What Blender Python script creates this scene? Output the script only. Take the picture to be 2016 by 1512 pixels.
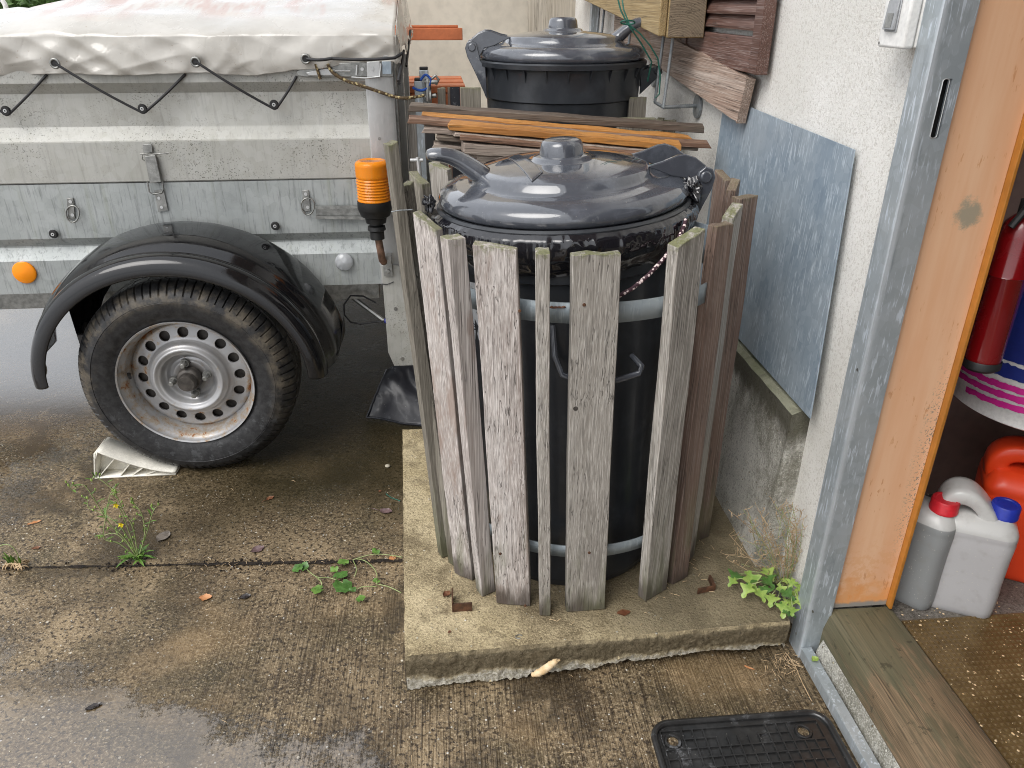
import bpy, math, random
from mathutils import Vector as V, Matrix, noise as mn
random.seed(7)
sc = bpy.context.scene
for o in list(bpy.data.objects): bpy.data.objects.remove(o)
COL = sc.collection
R_ = math.radians

# ------------------------------------------------------------------ camera
CH, PITCH, YAW, FPX = 1.25, 26.4, 5.0, 1514.0
cd = bpy.data.cameras.new('camera'); cam = bpy.data.objects.new('camera', cd); COL.objects.link(cam)
cam.location = (0, 0, CH); cam.rotation_euler = (R_(90 - PITCH), 0, R_(-YAW))
cd.sensor_width = 36; cd.lens = FPX / 2016 * 36; cd.clip_end = 500; cd.clip_start = .01
sc.camera = cam
sc.render.resolution_x = 1024; sc.render.resolution_y = 768

# ------------------------------------------------------------------ sky, sun, exposure
w = bpy.data.worlds.new("World"); sc.world = w; w.use_nodes = True
wt = w.node_tree; wt.nodes.clear()
out = wt.nodes.new('ShaderNodeOutputWorld'); bg = wt.nodes.new('ShaderNodeBackground')
sky = wt.nodes.new('ShaderNodeTexSky'); sky.sky_type = 'NISHITA'; sky.sun_disc = False
sky.sun_elevation = R_(52); sky.sun_rotation = R_(228); sky.dust_density = 6; sky.air_density = 1.0
hs = wt.nodes.new('ShaderNodeHueSaturation'); hs.inputs['Saturation'].default_value = .22
wt.links.new(sky.outputs[0], hs.inputs['Color'])
cl_ = wt.nodes.new('ShaderNodeMix'); cl_.data_type = 'RGBA'; cl_.inputs[0].default_value = .7   # cloud cover evens out the clear sky
cl_.inputs[7].default_value = (7.0, 7.25, 7.7, 1); wt.links.new(hs.outputs[0], cl_.inputs[6]); wt.links.new(cl_.outputs[2], bg.inputs[0])
bg.inputs[1].default_value = .15; wt.links.new(bg.outputs[0], out.inputs[0])
sd = bpy.data.lights.new('sun', 'SUN'); sd.energy = 1.15; sd.angle = R_(38); sd.color = (1, .97, .93)
sun = bpy.data.objects.new('sun', sd); COL.objects.link(sun)
el, az = R_(52), R_(228)
sdir = V((math.sin(az) * math.cos(el), math.cos(az) * math.cos(el), math.sin(el)))
sun.rotation_euler = sdir.to_track_quat('Z', 'Y').to_euler()
sc.view_settings.view_transform = 'Standard'; sc.view_settings.look = 'None'
sc.view_settings.exposure = .56; sc.view_settings.gamma = 1
sc.cycles.max_bounces = 8; sc.cycles.filter_width = 1.0; sc.cycles.denoising_prefilter = 'NONE'

# ------------------------------------------------------------------ picture -> point on a real plane of the scene
_t, _y = R_(PITCH), R_(YAW)
FW = V((math.sin(_y) * math.cos(_t), math.cos(_y) * math.cos(_t), -math.sin(_t)))
RT = V((math.cos(_y), -math.sin(_y), 0)); DN = FW.cross(RT)
if DN.z > 0: DN = -DN
C0 = V((0, 0, CH))
def on(u, v, ax, val):
    d = FW + RT * ((u - 1008) / FPX) + DN * ((v - 756) / FPX)
    i = 'xyz'.index(ax); t = (val - C0[i]) / d[i]
    return C0 + d * t

# ------------------------------------------------------------------ mesh builder
class MB:
    def __init__(s): s.v = []; s.f = []; s.topd = None
    def add(s, vs, fs):
        b = len(s.v); s.v += [V(p) for p in vs]; s.f += [tuple(b + i for i in f) for f in fs]; return s
    def box(s, x0, x1, y0, y1, z0, z1):
        return s.add([(x0,y0,z0),(x1,y0,z0),(x1,y1,z0),(x0,y1,z0),(x0,y0,z1),(x1,y0,z1),(x1,y1,z1),(x0,y1,z1)],
                     [(0,3,2,1),(4,5,6,7),(0,1,5,4),(1,2,6,5),(2,3,7,6),(3,0,4,7)])
    def prism(s, pts, ext):
        n = len(pts); e = V(ext); a = [V(p) for p in pts]
        return s.add(a + [p + e for p in a], [tuple(range(n))[::-1], tuple(range(n, 2*n))] +
                     [(i, (i+1) % n, n + (i+1) % n, n + i) for i in range(n)])
    def tube(s, pts, r, n=8, closed=False, cap=True):
        P = [V(p) for p in pts]; m = len(P); rs = r if isinstance(r, (list, tuple)) else [r]*m
        prev = None; vs = []
        for i, p in enumerate(P):
            if closed: t = P[(i+1) % m] - P[i-1]
            else: t = P[min(i+1, m-1)] - P[max(i-1, 0)]
            t = t.normalized() if t.length > 1e-9 else V((0,0,1))
            if prev is None:
                a = V((0,0,1)) if abs(t.z) < .9 else V((1,0,0)); u = t.cross(a).normalized()
            else: u = (prev - t * prev.dot(t)).normalized()
            prev = u; w_ = t.cross(u)
            for k in range(n):
                q = 2*math.pi*k/n; vs.append(p + (u*math.cos(q) + w_*math.sin(q)) * rs[i])
        fs = []
        for i in range(m if closed else m-1):
            j = (i+1) % m
            for k in range(n): fs.append((i*n+k, i*n+(k+1) % n, j*n+(k+1) % n, j*n+k))
        if cap and not closed: fs += [tuple(range(n))[::-1], tuple((m-1)*n + k for k in range(n))]
        return s.add(vs, fs)
    def lathe(s, prof, seg=48, M=Matrix(), fn=None, capb=False, capt=False):
        vs = []; m = len(prof)
        for i in range(seg):
            q = 2*math.pi*i/seg
            for j, (r, z) in enumerate(prof):
                if fn: r, z = fn(q, i, j, r, z)
                vs.append(M @ V((r*math.cos(q), r*math.sin(q), z)))
        fs = [(i*m+j, ((i+1) % seg)*m+j, ((i+1) % seg)*m+j+1, i*m+j+1) for i in range(seg) for j in range(m-1)]
        if capb: fs.append(tuple(i*m for i in range(seg))[::-1])
        if capt: fs.append(tuple(i*m+m-1 for i in range(seg)))
        return s.add(vs, fs)
    def grid(s, fn, nu, nv):
        vs = [fn(i/nu, j/nv) for i in range(nu+1) for j in range(nv+1)]
        return s.add(vs, [(i*(nv+1)+j, (i+1)*(nv+1)+j, (i+1)*(nv+1)+j+1, i*(nv+1)+j+1) for i in range(nu) for j in range(nv)])
    def disc(s, c, nrm, r, h, n=16, r2=None):
        c = V(c); nrm = V(nrm).normalized(); M = Matrix.Translation(c) @ nrm.to_track_quat('Z', 'Y').to_matrix().to_4x4()
        return s.lathe([(r, 0), (r2 or r, h)], n, M, capb=True, capt=True)
    def xf(s, M): s.v = [M @ p for p in s.v]; return s
    def build(s, name, mat, parent=None, loc=(0,0,0), bev=0, smooth=40, solid=0, bseg=2, sub=0):
        L = V(loc)
        if parent is not None and isinstance(parent, Thing): L = parent.loc if not parent.local else V((0,0,0))
        par = parent.o if isinstance(parent, Thing) else parent
        if par is not None and not isinstance(parent, Thing): L = V(par.get('_L', (0,0,0)))
        me = bpy.data.meshes.new(name); me.from_pydata([tuple(p - L) for p in s.v], [], s.f); me.validate()
        import bmesh
        bm = bmesh.new(); bm.from_mesh(me); bmesh.ops.recalc_face_normals(bm, faces=bm.faces); bm.to_mesh(me); bm.free()
        if s.topd:
            at = me.attributes.new('topd', 'FLOAT', 'POINT')
            for i_, q_ in enumerate(s.topd): at.data[i_].value = q_
        me.materials.append(mat)
        if smooth:
            for p in me.polygons: p.use_smooth = True
            me.set_sharp_from_angle(angle=R_(smooth))
        o = bpy.data.objects.new(name, me); COL.objects.link(o)
        if par is not None: o.parent = par; o['_L'] = tuple(L)
        else: o.location = L; o['_L'] = tuple(L)
        if solid: m = o.modifiers.new('solid', 'SOLIDIFY'); m.thickness = solid; m.offset = 0
        if bev: m = o.modifiers.new('bevel', 'BEVEL'); m.width = bev; m.segments = bseg; m.limit_method = 'ANGLE'; m.angle_limit = R_(35)
        if sub: m = o.modifiers.new('sub', 'SUBSURF'); m.levels = m.render_levels = sub
        return o

class Thing:
    def __init__(s, name, label, cat, loc, group=None, local=False, rot=None):
        s.loc = V(loc); s.local = local
        s.o = bpy.data.objects.new(name, None); COL.objects.link(s.o); s.o.location = s.loc
        s.o.empty_display_size = .1
        if rot: s.o.rotation_euler = rot
        tag(s.o, label, cat, group)
def tag(o, label=None, cat=None, group=None, kind=None):
    if label: o['label'] = label
    if cat: o['category'] = cat
    if group: o['group'] = group
    if kind: o['kind'] = kind
    return o
def sub(parent):  # children of a part keep its origin
    return parent

# ------------------------------------------------------------------ materials
class NT:
    def __init__(s, name):
        s.m = bpy.data.materials.new(name); s.m.use_nodes = True; s.t = s.m.node_tree; s.t.nodes.clear()
        s.o = s.t.nodes.new('ShaderNodeOutputMaterial'); s.b = s.t.nodes.new('ShaderNodeBsdfPrincipled')
        s.t.links.new(s.b.outputs[0], s.o.inputs[0])
        g = s.t.nodes.new('ShaderNodeNewGeometry'); s.pos = g.outputs['Position']; s.nrm = g.outputs['Normal']
        tc = s.t.nodes.new('ShaderNodeTexCoord'); s.obj = tc.outputs['Object']
        oi = s.t.nodes.new('ShaderNodeObjectInfo'); s.rnd = oi.outputs['Random']
    def link(s, a, b):
        if hasattr(a, 'is_output'): s.t.links.new(a, b)
        else:
            if hasattr(b.default_value, '__len__') and not hasattr(a, '__len__'): a = (a,)*len(b.default_value)
            if hasattr(a, '__len__') and len(b.default_value) == 4 and len(a) == 3: a = (*a, 1)
            b.default_value = a
    def node(s, t, **k):
        n = s.t.nodes.new(t)
        for a, b in k.items(): setattr(n, a, b)
        return n
    def scale(s, vec, sx, sy, sz, off=None):
        n = s.node('ShaderNodeMapping'); s.link(vec, n.inputs[0]); n.inputs['Scale'].default_value = (sx, sy, sz)
        if off is not None:
            c = s.node('ShaderNodeCombineXYZ'); s.link(s.math('MULTIPLY', off, 37.), c.inputs[0]); s.link(s.math('MULTIPLY', off, 91.), c.inputs[1]); s.link(s.math('MULTIPLY', off, 53.), c.inputs[2])
            s.link(c.outputs[0], n.inputs['Location'])
        return n.outputs[0]
    def noise(s, vec, sc_=5, det=4, rough=.55, dist=0):
        n = s.node('ShaderNodeTexNoise'); s.link(vec, n.inputs['Vector']); n.inputs['Scale'].default_value = sc_
        n.inputs['Detail'].default_value = det; n.inputs['Roughness'].default_value = rough; n.inputs['Distortion'].default_value = dist
        return n.outputs[0]
    def vor(s, vec, sc_=5, feat='F1', outp='Distance', rnd=1):
        n = s.node('ShaderNodeTexVoronoi', feature=feat); s.link(vec, n.inputs['Vector']); n.inputs['Scale'].default_value = sc_
        n.inputs['Randomness'].default_value = rnd
        return n.outputs[outp]
    def math(s, op, a, b=0, c=None, clamp=False):
        n = s.node('ShaderNodeMath', operation=op, use_clamp=clamp); s.link(a, n.inputs[0]); s.link(b, n.inputs[1])
        if c is not None: s.link(c, n.inputs[2])
        return n.outputs[0]
    def sep(s, vec):
        n = s.node('ShaderNodeSeparateXYZ'); s.link(vec, n.inputs[0]); return n.outputs
    def ramp(s, f, stops, interp='LINEAR'):
        n = s.node('ShaderNodeValToRGB'); s.link(f, n.inputs[0]); e = n.color_ramp.elements; n.color_ramp.interpolation = interp
        while len(e) < len(stops): e.new(.5)
        for i, (p, c) in enumerate(stops):
            e[i].position = p; e[i].color = (c, c, c, 1) if not hasattr(c, '__len__') else (*c, 1)
        return n.outputs[0]
    def ss(s, f, a, b):  # smoothstep
        n = s.node('ShaderNodeMapRange', interpolation_type='SMOOTHSTEP'); s.link(f, n.inputs[0])
        n.inputs[1].default_value = a; n.inputs[2].default_value = b; return n.outputs[0]
    def mix(s, f, a, b, mode='MIX'):
        n = s.node('ShaderNodeMix', data_type='RGBA', blend_type=mode); s.link(f, n.inputs[0]); s.link(a, n.inputs[6]); s.link(b, n.inputs[7])
        return n.outputs[2]
    def bump(s, h, st=.5, d=.002, n0=None):
        n = s.node('ShaderNodeBump'); s.link(h, n.inputs['Height']); n.inputs['Strength'].default_value = st; n.inputs['Distance'].default_value = d
        if n0 is not None: s.link(n0, n.inputs['Normal'])
        s.t.links.new(n.outputs[0], s.b.inputs['Normal']); return n.outputs[0]
    def set(s, **k):
        for a, b in k.items():
            nm = {'col': 'Base Color', 'rough': 'Roughness', 'metal': 'Metallic', 'spec': 'Specular IOR Level', 'coat': 'Coat Weight',
                  'coatr': 'Coat Roughness', 'trans': 'Transmission Weight', 'ior': 'IOR', 'sss': 'Subsurface Weight', 'alpha': 'Alpha'}[a]
            s.link(b, s.b.inputs[nm])
        return s.m

def simple(name, col, rough=.5, metal=0, var=.25, sc_=12, bump=.15, bd=.001, space='obj', spec=.5, coat=0):
    n = NT(name); v = n.obj if space == 'obj' else n.pos
    f = n.noise(v, sc_, 5); f2 = n.noise(v, sc_*9, 3)
    c = n.mix(n.ss(f, .3, .7), tuple(x*(1-var) for x in col), tuple(min(1, x*(1+var)) for x in col))
    c = n.mix(n.math('MULTIPLY', n.ss(f2, .35, .75), .35), c, tuple(x*.6 for x in col))
    n.bump(f2, bump, bd)
    return n.set(col=c, rough=n.math('MULTIPLY_ADD', f, .3, rough-.15), metal=metal, spec=spec, coat=coat)

M = {}
def m_ground():
    n = NT('wet concrete yard'); p = n.pos; x, y, z = n.sep(p)[:3]
    big = n.noise(p, 1.6, 5, .6); mid = n.noise(p, 7, 5, .6); fine = n.noise(p, 160, 4, .7)
    st = n.noise(n.scale(p, 210, 7, 1), 1, 3, .6)                  # broomed lines running away from the door
    stm = n.math('MULTIPLY', n.ss(y, 1.56, 1.40), n.ss(x, -.75, -.3))
    c = n.ramp(mid, [(.3, (.075, .050, .027)), (.5, (.175, .125, .070)), (.68, (.33, .245, .145))])
    c = n.mix(n.ss(n.noise(p, 3, 4, .65), .45, .68), c, (.075, .06, .03))
    c = n.mix(n.ss(fine, .47, .66), c, (.42, .33, .21))
    c = n.mix(n.ss(n.noise(p, 95, 3, .7), .50, .62), c, (.04, .028, .017))
    c = n.mix(n.math('MULTIPLY', n.ss(st, .50, .66), n.math('MULTIPLY', stm, .75)), c, (.04, .028, .018))
    c = n.mix(n.math('MULTIPLY', n.ss(st, .46, .3), n.math('MULTIPLY', stm, .35)), c, (.36, .28, .18))
    # pebbles of the aggregate
    vd = n.vor(p, 120); vc = n.vor(p, 120, outp='Color'); vs = n.sep(vc)
    pm = n.math('MULTIPLY', n.ss(vd, .30, .2), n.math('GREATER_THAN', vs[0], .86))
    c = n.mix(pm, c, n.ramp(vs[1], [(0, (.22, .16, .1)), (.5, (.5, .42, .3)), (.8, (.62, .6, .54)), (1, (.75, .73, .68))]))
    vd2 = n.vor(p, 55); vs2 = n.sep(n.vor(p, 55, outp='Color'))
    pm2 = n.math('MULTIPLY', n.ss(vd2, .2, .12), n.math('GREATER_THAN', vs2[0], .9))
    c = n.mix(pm2, c, n.ramp(vs2[2], [(0, (.3, .22, .13)), (1, (.6, .55, .45))]))
    # damp green-brown ground under the trailer with its shade painted in, orange soil patches
    blot = n.math('MULTIPLY', n.ss(n.noise(p, 5, 6, .72), .50, .56), n.ss(n.noise(p, 1.3, 3), .42, .56))
    c = n.mix(n.math('MULTIPLY', blot, .7), c, (.045, .032, .018)); c = n.mix(n.math('MULTIPLY', n.ss(n.noise(p, 2.1, 5, .7), .46, .62), .5), c, (.055, .04, .02)); c = n.mix(n.math('MULTIPLY', n.ss(n.noise(p, 2.8, 3), .52, .7), .35), c, (.36, .24, .12))
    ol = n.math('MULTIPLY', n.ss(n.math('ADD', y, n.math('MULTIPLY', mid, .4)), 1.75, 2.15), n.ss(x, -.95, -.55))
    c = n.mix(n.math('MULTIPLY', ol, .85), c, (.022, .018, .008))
    # standing water fills the low spots first
    w1 = n.math('ADD', y, n.math('MULTIPLY', n.math('SUBTRACT', big, .5), .5)); w1 = n.math('ADD', w1, n.math('MULTIPLY', n.math('SUBTRACT', mid, .5), .25))
    pu1 = n.math('MULTIPLY', n.ss(n.math('ADD', w1, n.math('MULTIPLY', x, .35)), 1.10, .78), n.ss(x, .16, -.12))
    pu2 = n.math('MULTIPLY', n.ss(n.math('ADD', x, n.math('MULTIPLY', n.math('SUBTRACT', big, .5), .6)), -.72, -1.45), n.ss(y, 1.2, 2.6))
    pu3 = n.math('MULTIPLY', n.ss(n.math('ADD', y, n.math('MULTIPLY', n.math('SUBTRACT', mid, .5), .6)), 1.9, 3.1), n.ss(x, -.6, -1.1))
    pu = n.math('MAXIMUM', n.math('MAXIMUM', pu1, pu2), pu3)
    hn = n.math('ADD', n.math('MULTIPLY', n.noise(p, 110, 4, .75), .40), n.math('ADD', n.math('MULTIPLY', n.noise(p, 12, 5, .7), .45), n.math('MULTIPLY', n.math('MULTIPLY', st, stm), .2)))
    hn = n.math('MULTIPLY_ADD', hn, 2.4, -.62)
    wetm = n.ss(n.math('SUBTRACT', n.math('MULTIPLY', pu, 1.0), n.math('MULTIPLY', hn, 1.0)), -.05, .22)
    c = n.mix(n.math('MULTIPLY', wetm, .4), c, (.08, .058, .036))
    h = n.math('ADD', n.math('MULTIPLY', fine, .7), n.math('ADD', n.math('MULTIPLY', pm, .3), n.math('MULTIPLY', n.math('MULTIPLY', st, stm), 1.2)))
    h = n.math('ADD', h, n.math('MULTIPLY', n.noise(p, 45, 3), .6))
    hm = n.math('MULTIPLY', h, n.math('MULTIPLY_ADD', wetm, -.85, 1.))
    n.bump(hm, .9, .0045)
    rg = n.mix(wetm, n.math('MULTIPLY_ADD', mid, .35, .12), n.math('MULTIPLY_ADD', n.math('MAXIMUM', pu2, pu3), .14, .05))
    sp_ = n.math('MULTIPLY', n.math('MULTIPLY_ADD', wetm, .5, .5), n.math('MULTIPLY_ADD', ol, -.9, 1.))
    return n.set(col=c, rough=rg, spec=sp_, coat=n.math('MULTIPLY', wetm, 1.), coatr=n.math('MULTIPLY_ADD', n.math('MAXIMUM', pu2, pu3), .14, .04))
def m_slab(name, a, b, dark, wetz=None, sc_=1):
    n = NT(name); p = n.pos; x, y, z = n.sep(p)[:3]
    mid = n.noise(p, 8, 5, .65); fine = n.noise(p, 150, 4, .7)
    c = n.mix(n.ss(mid, .3, .7), a, b)
    c = n.mix(n.math('MULTIPLY', n.ss(n.noise(p, 4.5, 5, .7), .47, .66), .75), c, dark)
    c = n.mix(n.math('MULTIPLY', n.ss(fine, .5, .66), .6), c, tuple(q*.35 for q in a)); c = n.mix(n.math('MULTIPLY', n.ss(n.noise(p, 300, 3, .7), .5, .4), .4), c, tuple(min(1, q*1.35) for q in b))
    vd = n.vor(p, 100); vs = n.sep(n.vor(p, 100, outp='Color'))
    pm = n.math('MULTIPLY', n.ss(vd, .28, .18), n.math('GREATER_THAN', vs[0], .9))
    c = n.mix(pm, c, n.ramp(vs[1], [(0, (.16, .12, .07)), (.6, (.5, .45, .33)), (1, (.72, .7, .62))]))
    if wetz == 'slab':   # damp band on the edge face, damp round the feet of the slats
        nz = n.sep(n.nrm)[2]
        face = n.ss(nz, .6, .3)
        zz = n.math('ADD', z, n.math('MULTIPLY', n.noise(p, 12, 5, .65), -.075))
        bandm = n.math('MULTIPLY', face, n.ss(zz, -.012, .004))
        c = n.mix(n.math('MULTIPLY', bandm, .92), c, n.mix(n.ss(fine, .4, .6), (.075, .06, .035), (.15, .12, .075)))
        low = n.math('MULTIPLY', face, n.ss(zz, .0, -.018)); c = n.mix(n.math('MULTIPLY', low, .8), c, n.mix(n.ss(fine, .42, .58), (.30, .29, .24), (.60, .58, .52)))
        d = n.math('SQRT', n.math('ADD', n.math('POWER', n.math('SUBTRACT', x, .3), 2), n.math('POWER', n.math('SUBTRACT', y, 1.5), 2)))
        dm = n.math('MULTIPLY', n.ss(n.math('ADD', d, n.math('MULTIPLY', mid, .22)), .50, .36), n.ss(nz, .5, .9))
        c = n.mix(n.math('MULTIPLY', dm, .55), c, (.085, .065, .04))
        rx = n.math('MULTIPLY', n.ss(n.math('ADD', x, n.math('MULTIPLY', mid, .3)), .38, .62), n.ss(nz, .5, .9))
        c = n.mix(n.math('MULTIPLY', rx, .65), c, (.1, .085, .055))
        st_ = n.math('MULTIPLY', n.ss(n.noise(p, 14, 6, .75), .54, .62), n.ss(nz, .5, .9)); c = n.mix(n.math('MULTIPLY', st_, .45), c, (.12, .09, .05))
    if wetz == 'plinth':
        zz = n.math('ADD', z, n.math('MULTIPLY', n.noise(n.scale(p, 1, 1, .5), 14, 5, .7), -.13))
        c = n.mix(n.math('MULTIPLY', n.ss(zz, .33, .39), .9), c, (.055, .05, .03))
        c = n.mix(n.ss(n.sep(n.nrm)[2], .6, .9), c, n.mix(n.ss(mid, .4, .6), (.2, .21, .13), (.3, .3, .22)))
        s2 = n.noise(n.scale(p, 14, 22, 3.5), 1, 5, .7); c = n.mix(n.math('MULTIPLY', n.ss(s2, .52, .66), .5), c, (.12, .115, .08))
    n.bump(n.math('ADD', n.math('ADD', fine, n.math('MULTIPLY', pm, .4)), n.noise(p, 40, 4, .7)), .95, .005)
    return n.set(col=c, rough=n.math('MULTIPLY_ADD', mid, .4, .4), spec=.35)
def m_plaster():
    n = NT('white rough plaster'); p = n.pos; f = n.noise(p, 190, 4, .75, .6); g = n.noise(p, 3, 4, .6); g2 = n.noise(n.scale(p, 8, 8, 1.2), 1, 4)
    c = n.mix(n.ss(g, .35, .7), (.76, .74, .69), (.85, .83, .79))
    c = n.mix(n.math('MULTIPLY', n.ss(g2, .5, .75), .3), c, (.5, .47, .4))
    c = n.mix(n.math('MULTIPLY', n.ss(f, .50, .38), .5), c, (.45, .41, .35))
    n.bump(f, .9, .0035)
    return n.set(col=c, rough=.85, spec=.25)
def m_wood(name, ax, cols, crack=(.03, .025, .02), moss=0, wet=0, rough=.75, space='pos', stain=None, lo=.5, hi=.5, mossz=.84, bumpd=.0022, pale=None):
    n = NT(name); p = n.pos if space == 'pos' else n.obj
    def S(a, l):
        k = [a, a, a]; k['xyz'.index(ax)] = l; return n.scale(p, *k, off=n.rnd)
    coarse = n.noise(S(22, 1.1), 1, 4, .6); fine = n.noise(S(210, 1.9), 1, 5, .7); ring = n.noise(S(95, 1.1), 1, 3, .6); hair = n.noise(S(520, 6), 1, 2, .6)
    vk = n.vor(S(11, 3.3), 1); vkc = n.sep(n.vor(S(11, 3.3), 1, outp='Color'))[0]; kn = n.math('MULTIPLY', n.ss(vk, .13, .07), n.math('GREATER_THAN', vkc, .78))
    c = n.ramp(n.math('ADD', n.math('MULTIPLY', coarse, .5), n.math('MULTIPLY', fine, .5)), [(.34, cols[0]), (.5, cols[1]), (.62, cols[2])])
    c = n.mix(n.math('MULTIPLY', n.ss(fine, .53, .60), .6), c, tuple(q*.55 for q in cols[0]))
    c = n.mix(n.math('MULTIPLY', n.ss(hair, .52, .66), .5), c, pale or tuple(min(.9, q*1.4) for q in cols[2]))
    c = n.mix(n.math('MULTIPLY', n.ss(hair, .44, .36), .4), c, tuple(q*.5 for q in cols[0]))
    ck = n.math('MULTIPLY', n.ss(n.math('ABSOLUTE', n.math('SUBTRACT', ring, .5)), .010, .002), n.ss(n.noise(p, 7, 2), .45, .55))
    c = n.mix(n.math('MULTIPLY', ck, .8), c, crack); c = n.mix(n.math('MULTIPLY', kn, .7), c, tuple(q*.5 for q in cols[0]))
    if stain: c = n.mix(n.math('MULTIPLY', n.ss(n.noise(S(9, 2.6), 1, 5, .7), .52, .64), .75), c, stain)
    # each board has its own tone
    c = n.mix(n.math('MULTIPLY', n.rnd, .3), c, tuple(q*.75 for q in cols[1]))
    zw = n.sep(n.pos)[2]
    if wet: c = n.mix(n.math('MULTIPLY', n.ss(n.math('ADD', zw, n.math('MULTIPLY', n.noise(n.scale(n.pos, 30, 30, 6), 1, 4), -.16)), .075, .015), .85), c, (.06, .046, .036))
    if wet: c = n.mix(n.math('MULTIPLY', n.math('MULTIPLY', n.ss(zw, .42, .12), n.ss(n.noise(n.scale(n.pos, 20, 20, 4), 1, 4), .46, .62)), .5), c, (.13, .14, .07))
    if moss:
        at = n.node('ShaderNodeAttribute', attribute_name='topd'); mm = n.math('MULTIPLY', n.ss(n.math('ADD', at.outputs['Fac'], n.math('MULTIPLY', n.noise(n.pos, 70, 4, .7), -.06)), -.014, -.036), n.ss(n.noise(n.pos, 40, 4, .7), .40, .58))
        up_ = n.ss(n.sep(n.nrm)[2], .3, .7); mm = n.math('MAXIMUM', mm, n.math('MULTIPLY', n.math('MULTIPLY', up_, n.ss(n.noise(n.pos, 45, 4, .7), .4, .55)), n.ss(at.outputs['Fac'], .04, .02)))
        c = n.mix(n.math('MULTIPLY', mm, moss), c, n.mix(n.noise(n.pos, 200, 2), (.085, .085, .045), (.22, .23, .09)))
    n.bump(n.math('SUBTRACT', n.math('ADD', n.math('MULTIPLY', fine, .8), n.math('MULTIPLY', coarse, .5)), n.math('MULTIPLY', ck, 1.0)), .7, bumpd)
    return n.set(col=c, rough=n.math('MULTIPLY_ADD', coarse, .25, rough-.12), spec=.4)
def m_galv(name, a, b, streak, ax='z', rough=.42, metal=.55, spots=.5):
    n = NT(name); p = n.pos
    k = [60, 60, 60]; k['xyz'.index(ax)] = 7
    s = n.noise(n.scale(p, *k), 1, 4, .65); s2 = n.noise(n.scale(p, *[q*3 for q in k]), 1, 3, .6); v = n.sep(n.vor(p, 60, outp='Color'))[0]; g = n.noise(p, 6, 4)
    c = n.mix(n.ss(g, .3, .7), a, b)
    c = n.mix(n.math('MULTIPLY', v, .22), c, streak)
    c = n.mix(n.math('MULTIPLY', n.math('MULTIPLY', n.ss(s2, .54, .62), n.ss(n.noise(p, 14, 4), .36, .6)), spots), c, streak)
    c = n.mix(n.math('MULTIPLY', n.ss(s, .55, .75), .5), c, tuple(q*.6 for q in a))
    n.bump(s, .12, .001)
    return n.set(col=c, rough=n.math('MULTIPLY_ADD', s, .25, rough-.1), metal=metal)
def m_panel(name, a, b, speck, streaks):
    n = NT(name); p = n.pos
    x, y, z = n.sep(p)[:3]
    g = n.noise(p, 4, 4); g2 = n.noise(p, 18, 4, .6)
    c = n.mix(n.ss(g, .3, .7), a, b)
    c = n.mix(n.math('MULTIPLY', n.ss(g2, .5, .75), .3), c, tuple(q*.7 for q in a))
    sk = n.noise(p, 240, 2, .5); am = n.ss(n.noise(n.scale(p, 5, 5, 9), 1, 4), .38, .62)
    c = n.mix(n.math('MULTIPLY', n.math('MULTIPLY', n.ss(sk, .60, .66), am), speck), c, (.10, .10, .08))
    sk2 = n.vor(p, 260); c = n.mix(n.math('MULTIPLY', n.math('MULTIPLY', n.ss(sk2, .2, .12), am), speck*.5), c, (.16, .16, .13))
    s = n.noise(n.scale(p, 130, 130, 9), 1, 4, .65, .5)
    c = n.mix(n.math('MULTIPLY', n.ss(s, .5, .68), streaks), c, tuple(q*.42 for q in a))
    s = n.noise(n.scale(p, 40, 40, 2), 1, 4, .65, .3)
    c = n.mix(n.math('MULTIPLY', n.ss(s, .55, .7), streaks*.6), c, (.22, .24, .17))
    v = n.sep(n.vor(p, 45, outp='Color'))[1]; c = n.mix(n.math('MULTIPLY', v, .1), c, (.8, .82, .84))
    n.bump(n.noise(p, 80, 3), .08, .001)
    return n.set(col=c, rough=.5, metal=.25)
def m_tarp():
    n = NT('white wet tarpaulin'); p = n.pos; g = n.noise(p, 5, 5, .6); f = n.noise(p, 70, 3)
    c = n.mix(n.ss(g, .35, .7), (.41, .39, .35), (.52, .50, .46))
    c = n.mix(n.math('MULTIPLY', n.ss(n.noise(n.scale(p, 3, 12, 8), 1, 5, .7), .55, .75), .3), c, (.55, .42, .32))
    z = n.sep(p)[2]
    rs = n.math('MULTIPLY', n.ss(n.noise(n.scale(p, 7, 1.2, 1), 1.2, 4, .7), .5, .64), n.ss(z, 1.2, 1.24))
    c = n.mix(n.math('MULTIPLY', rs, .55), c, (.36, .16, .11))
    sp = n.noise(p, 120, 2); c = n.mix(n.math('MULTIPLY', n.ss(sp, .70, .74), .6), c, (.25, .18, .12))
    cr1 = n.math('ABSOLUTE', n.math('SUBTRACT', n.noise(n.scale(p, 4.5, 4.5, 7), 1, 2, .5, .3), .5)); cr2 = n.math('ABSOLUTE', n.math('SUBTRACT', n.noise(n.scale(p, 12, 9, 9), 1, 2, .5, .8), .5))
    h = n.math('ADD', n.math('MULTIPLY', n.math('SQRT', n.math('ADD', n.math('MULTIPLY', cr1, cr1), .0012)), 3.), n.math('MULTIPLY', n.math('MINIMUM', cr2, .04), .8)); h = n.math('ADD', h, n.math('MULTIPLY', n.noise(n.scale(p, 7, 7, 4), 1, 3, .5, .6), .6), 0.)
    n.bump(h, .55, .012)
    return n.set(col=c, rough=n.math('MULTIPLY_ADD', n.ss(g, .4, .6), .3, .12), coat=.4, coatr=.08)
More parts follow.
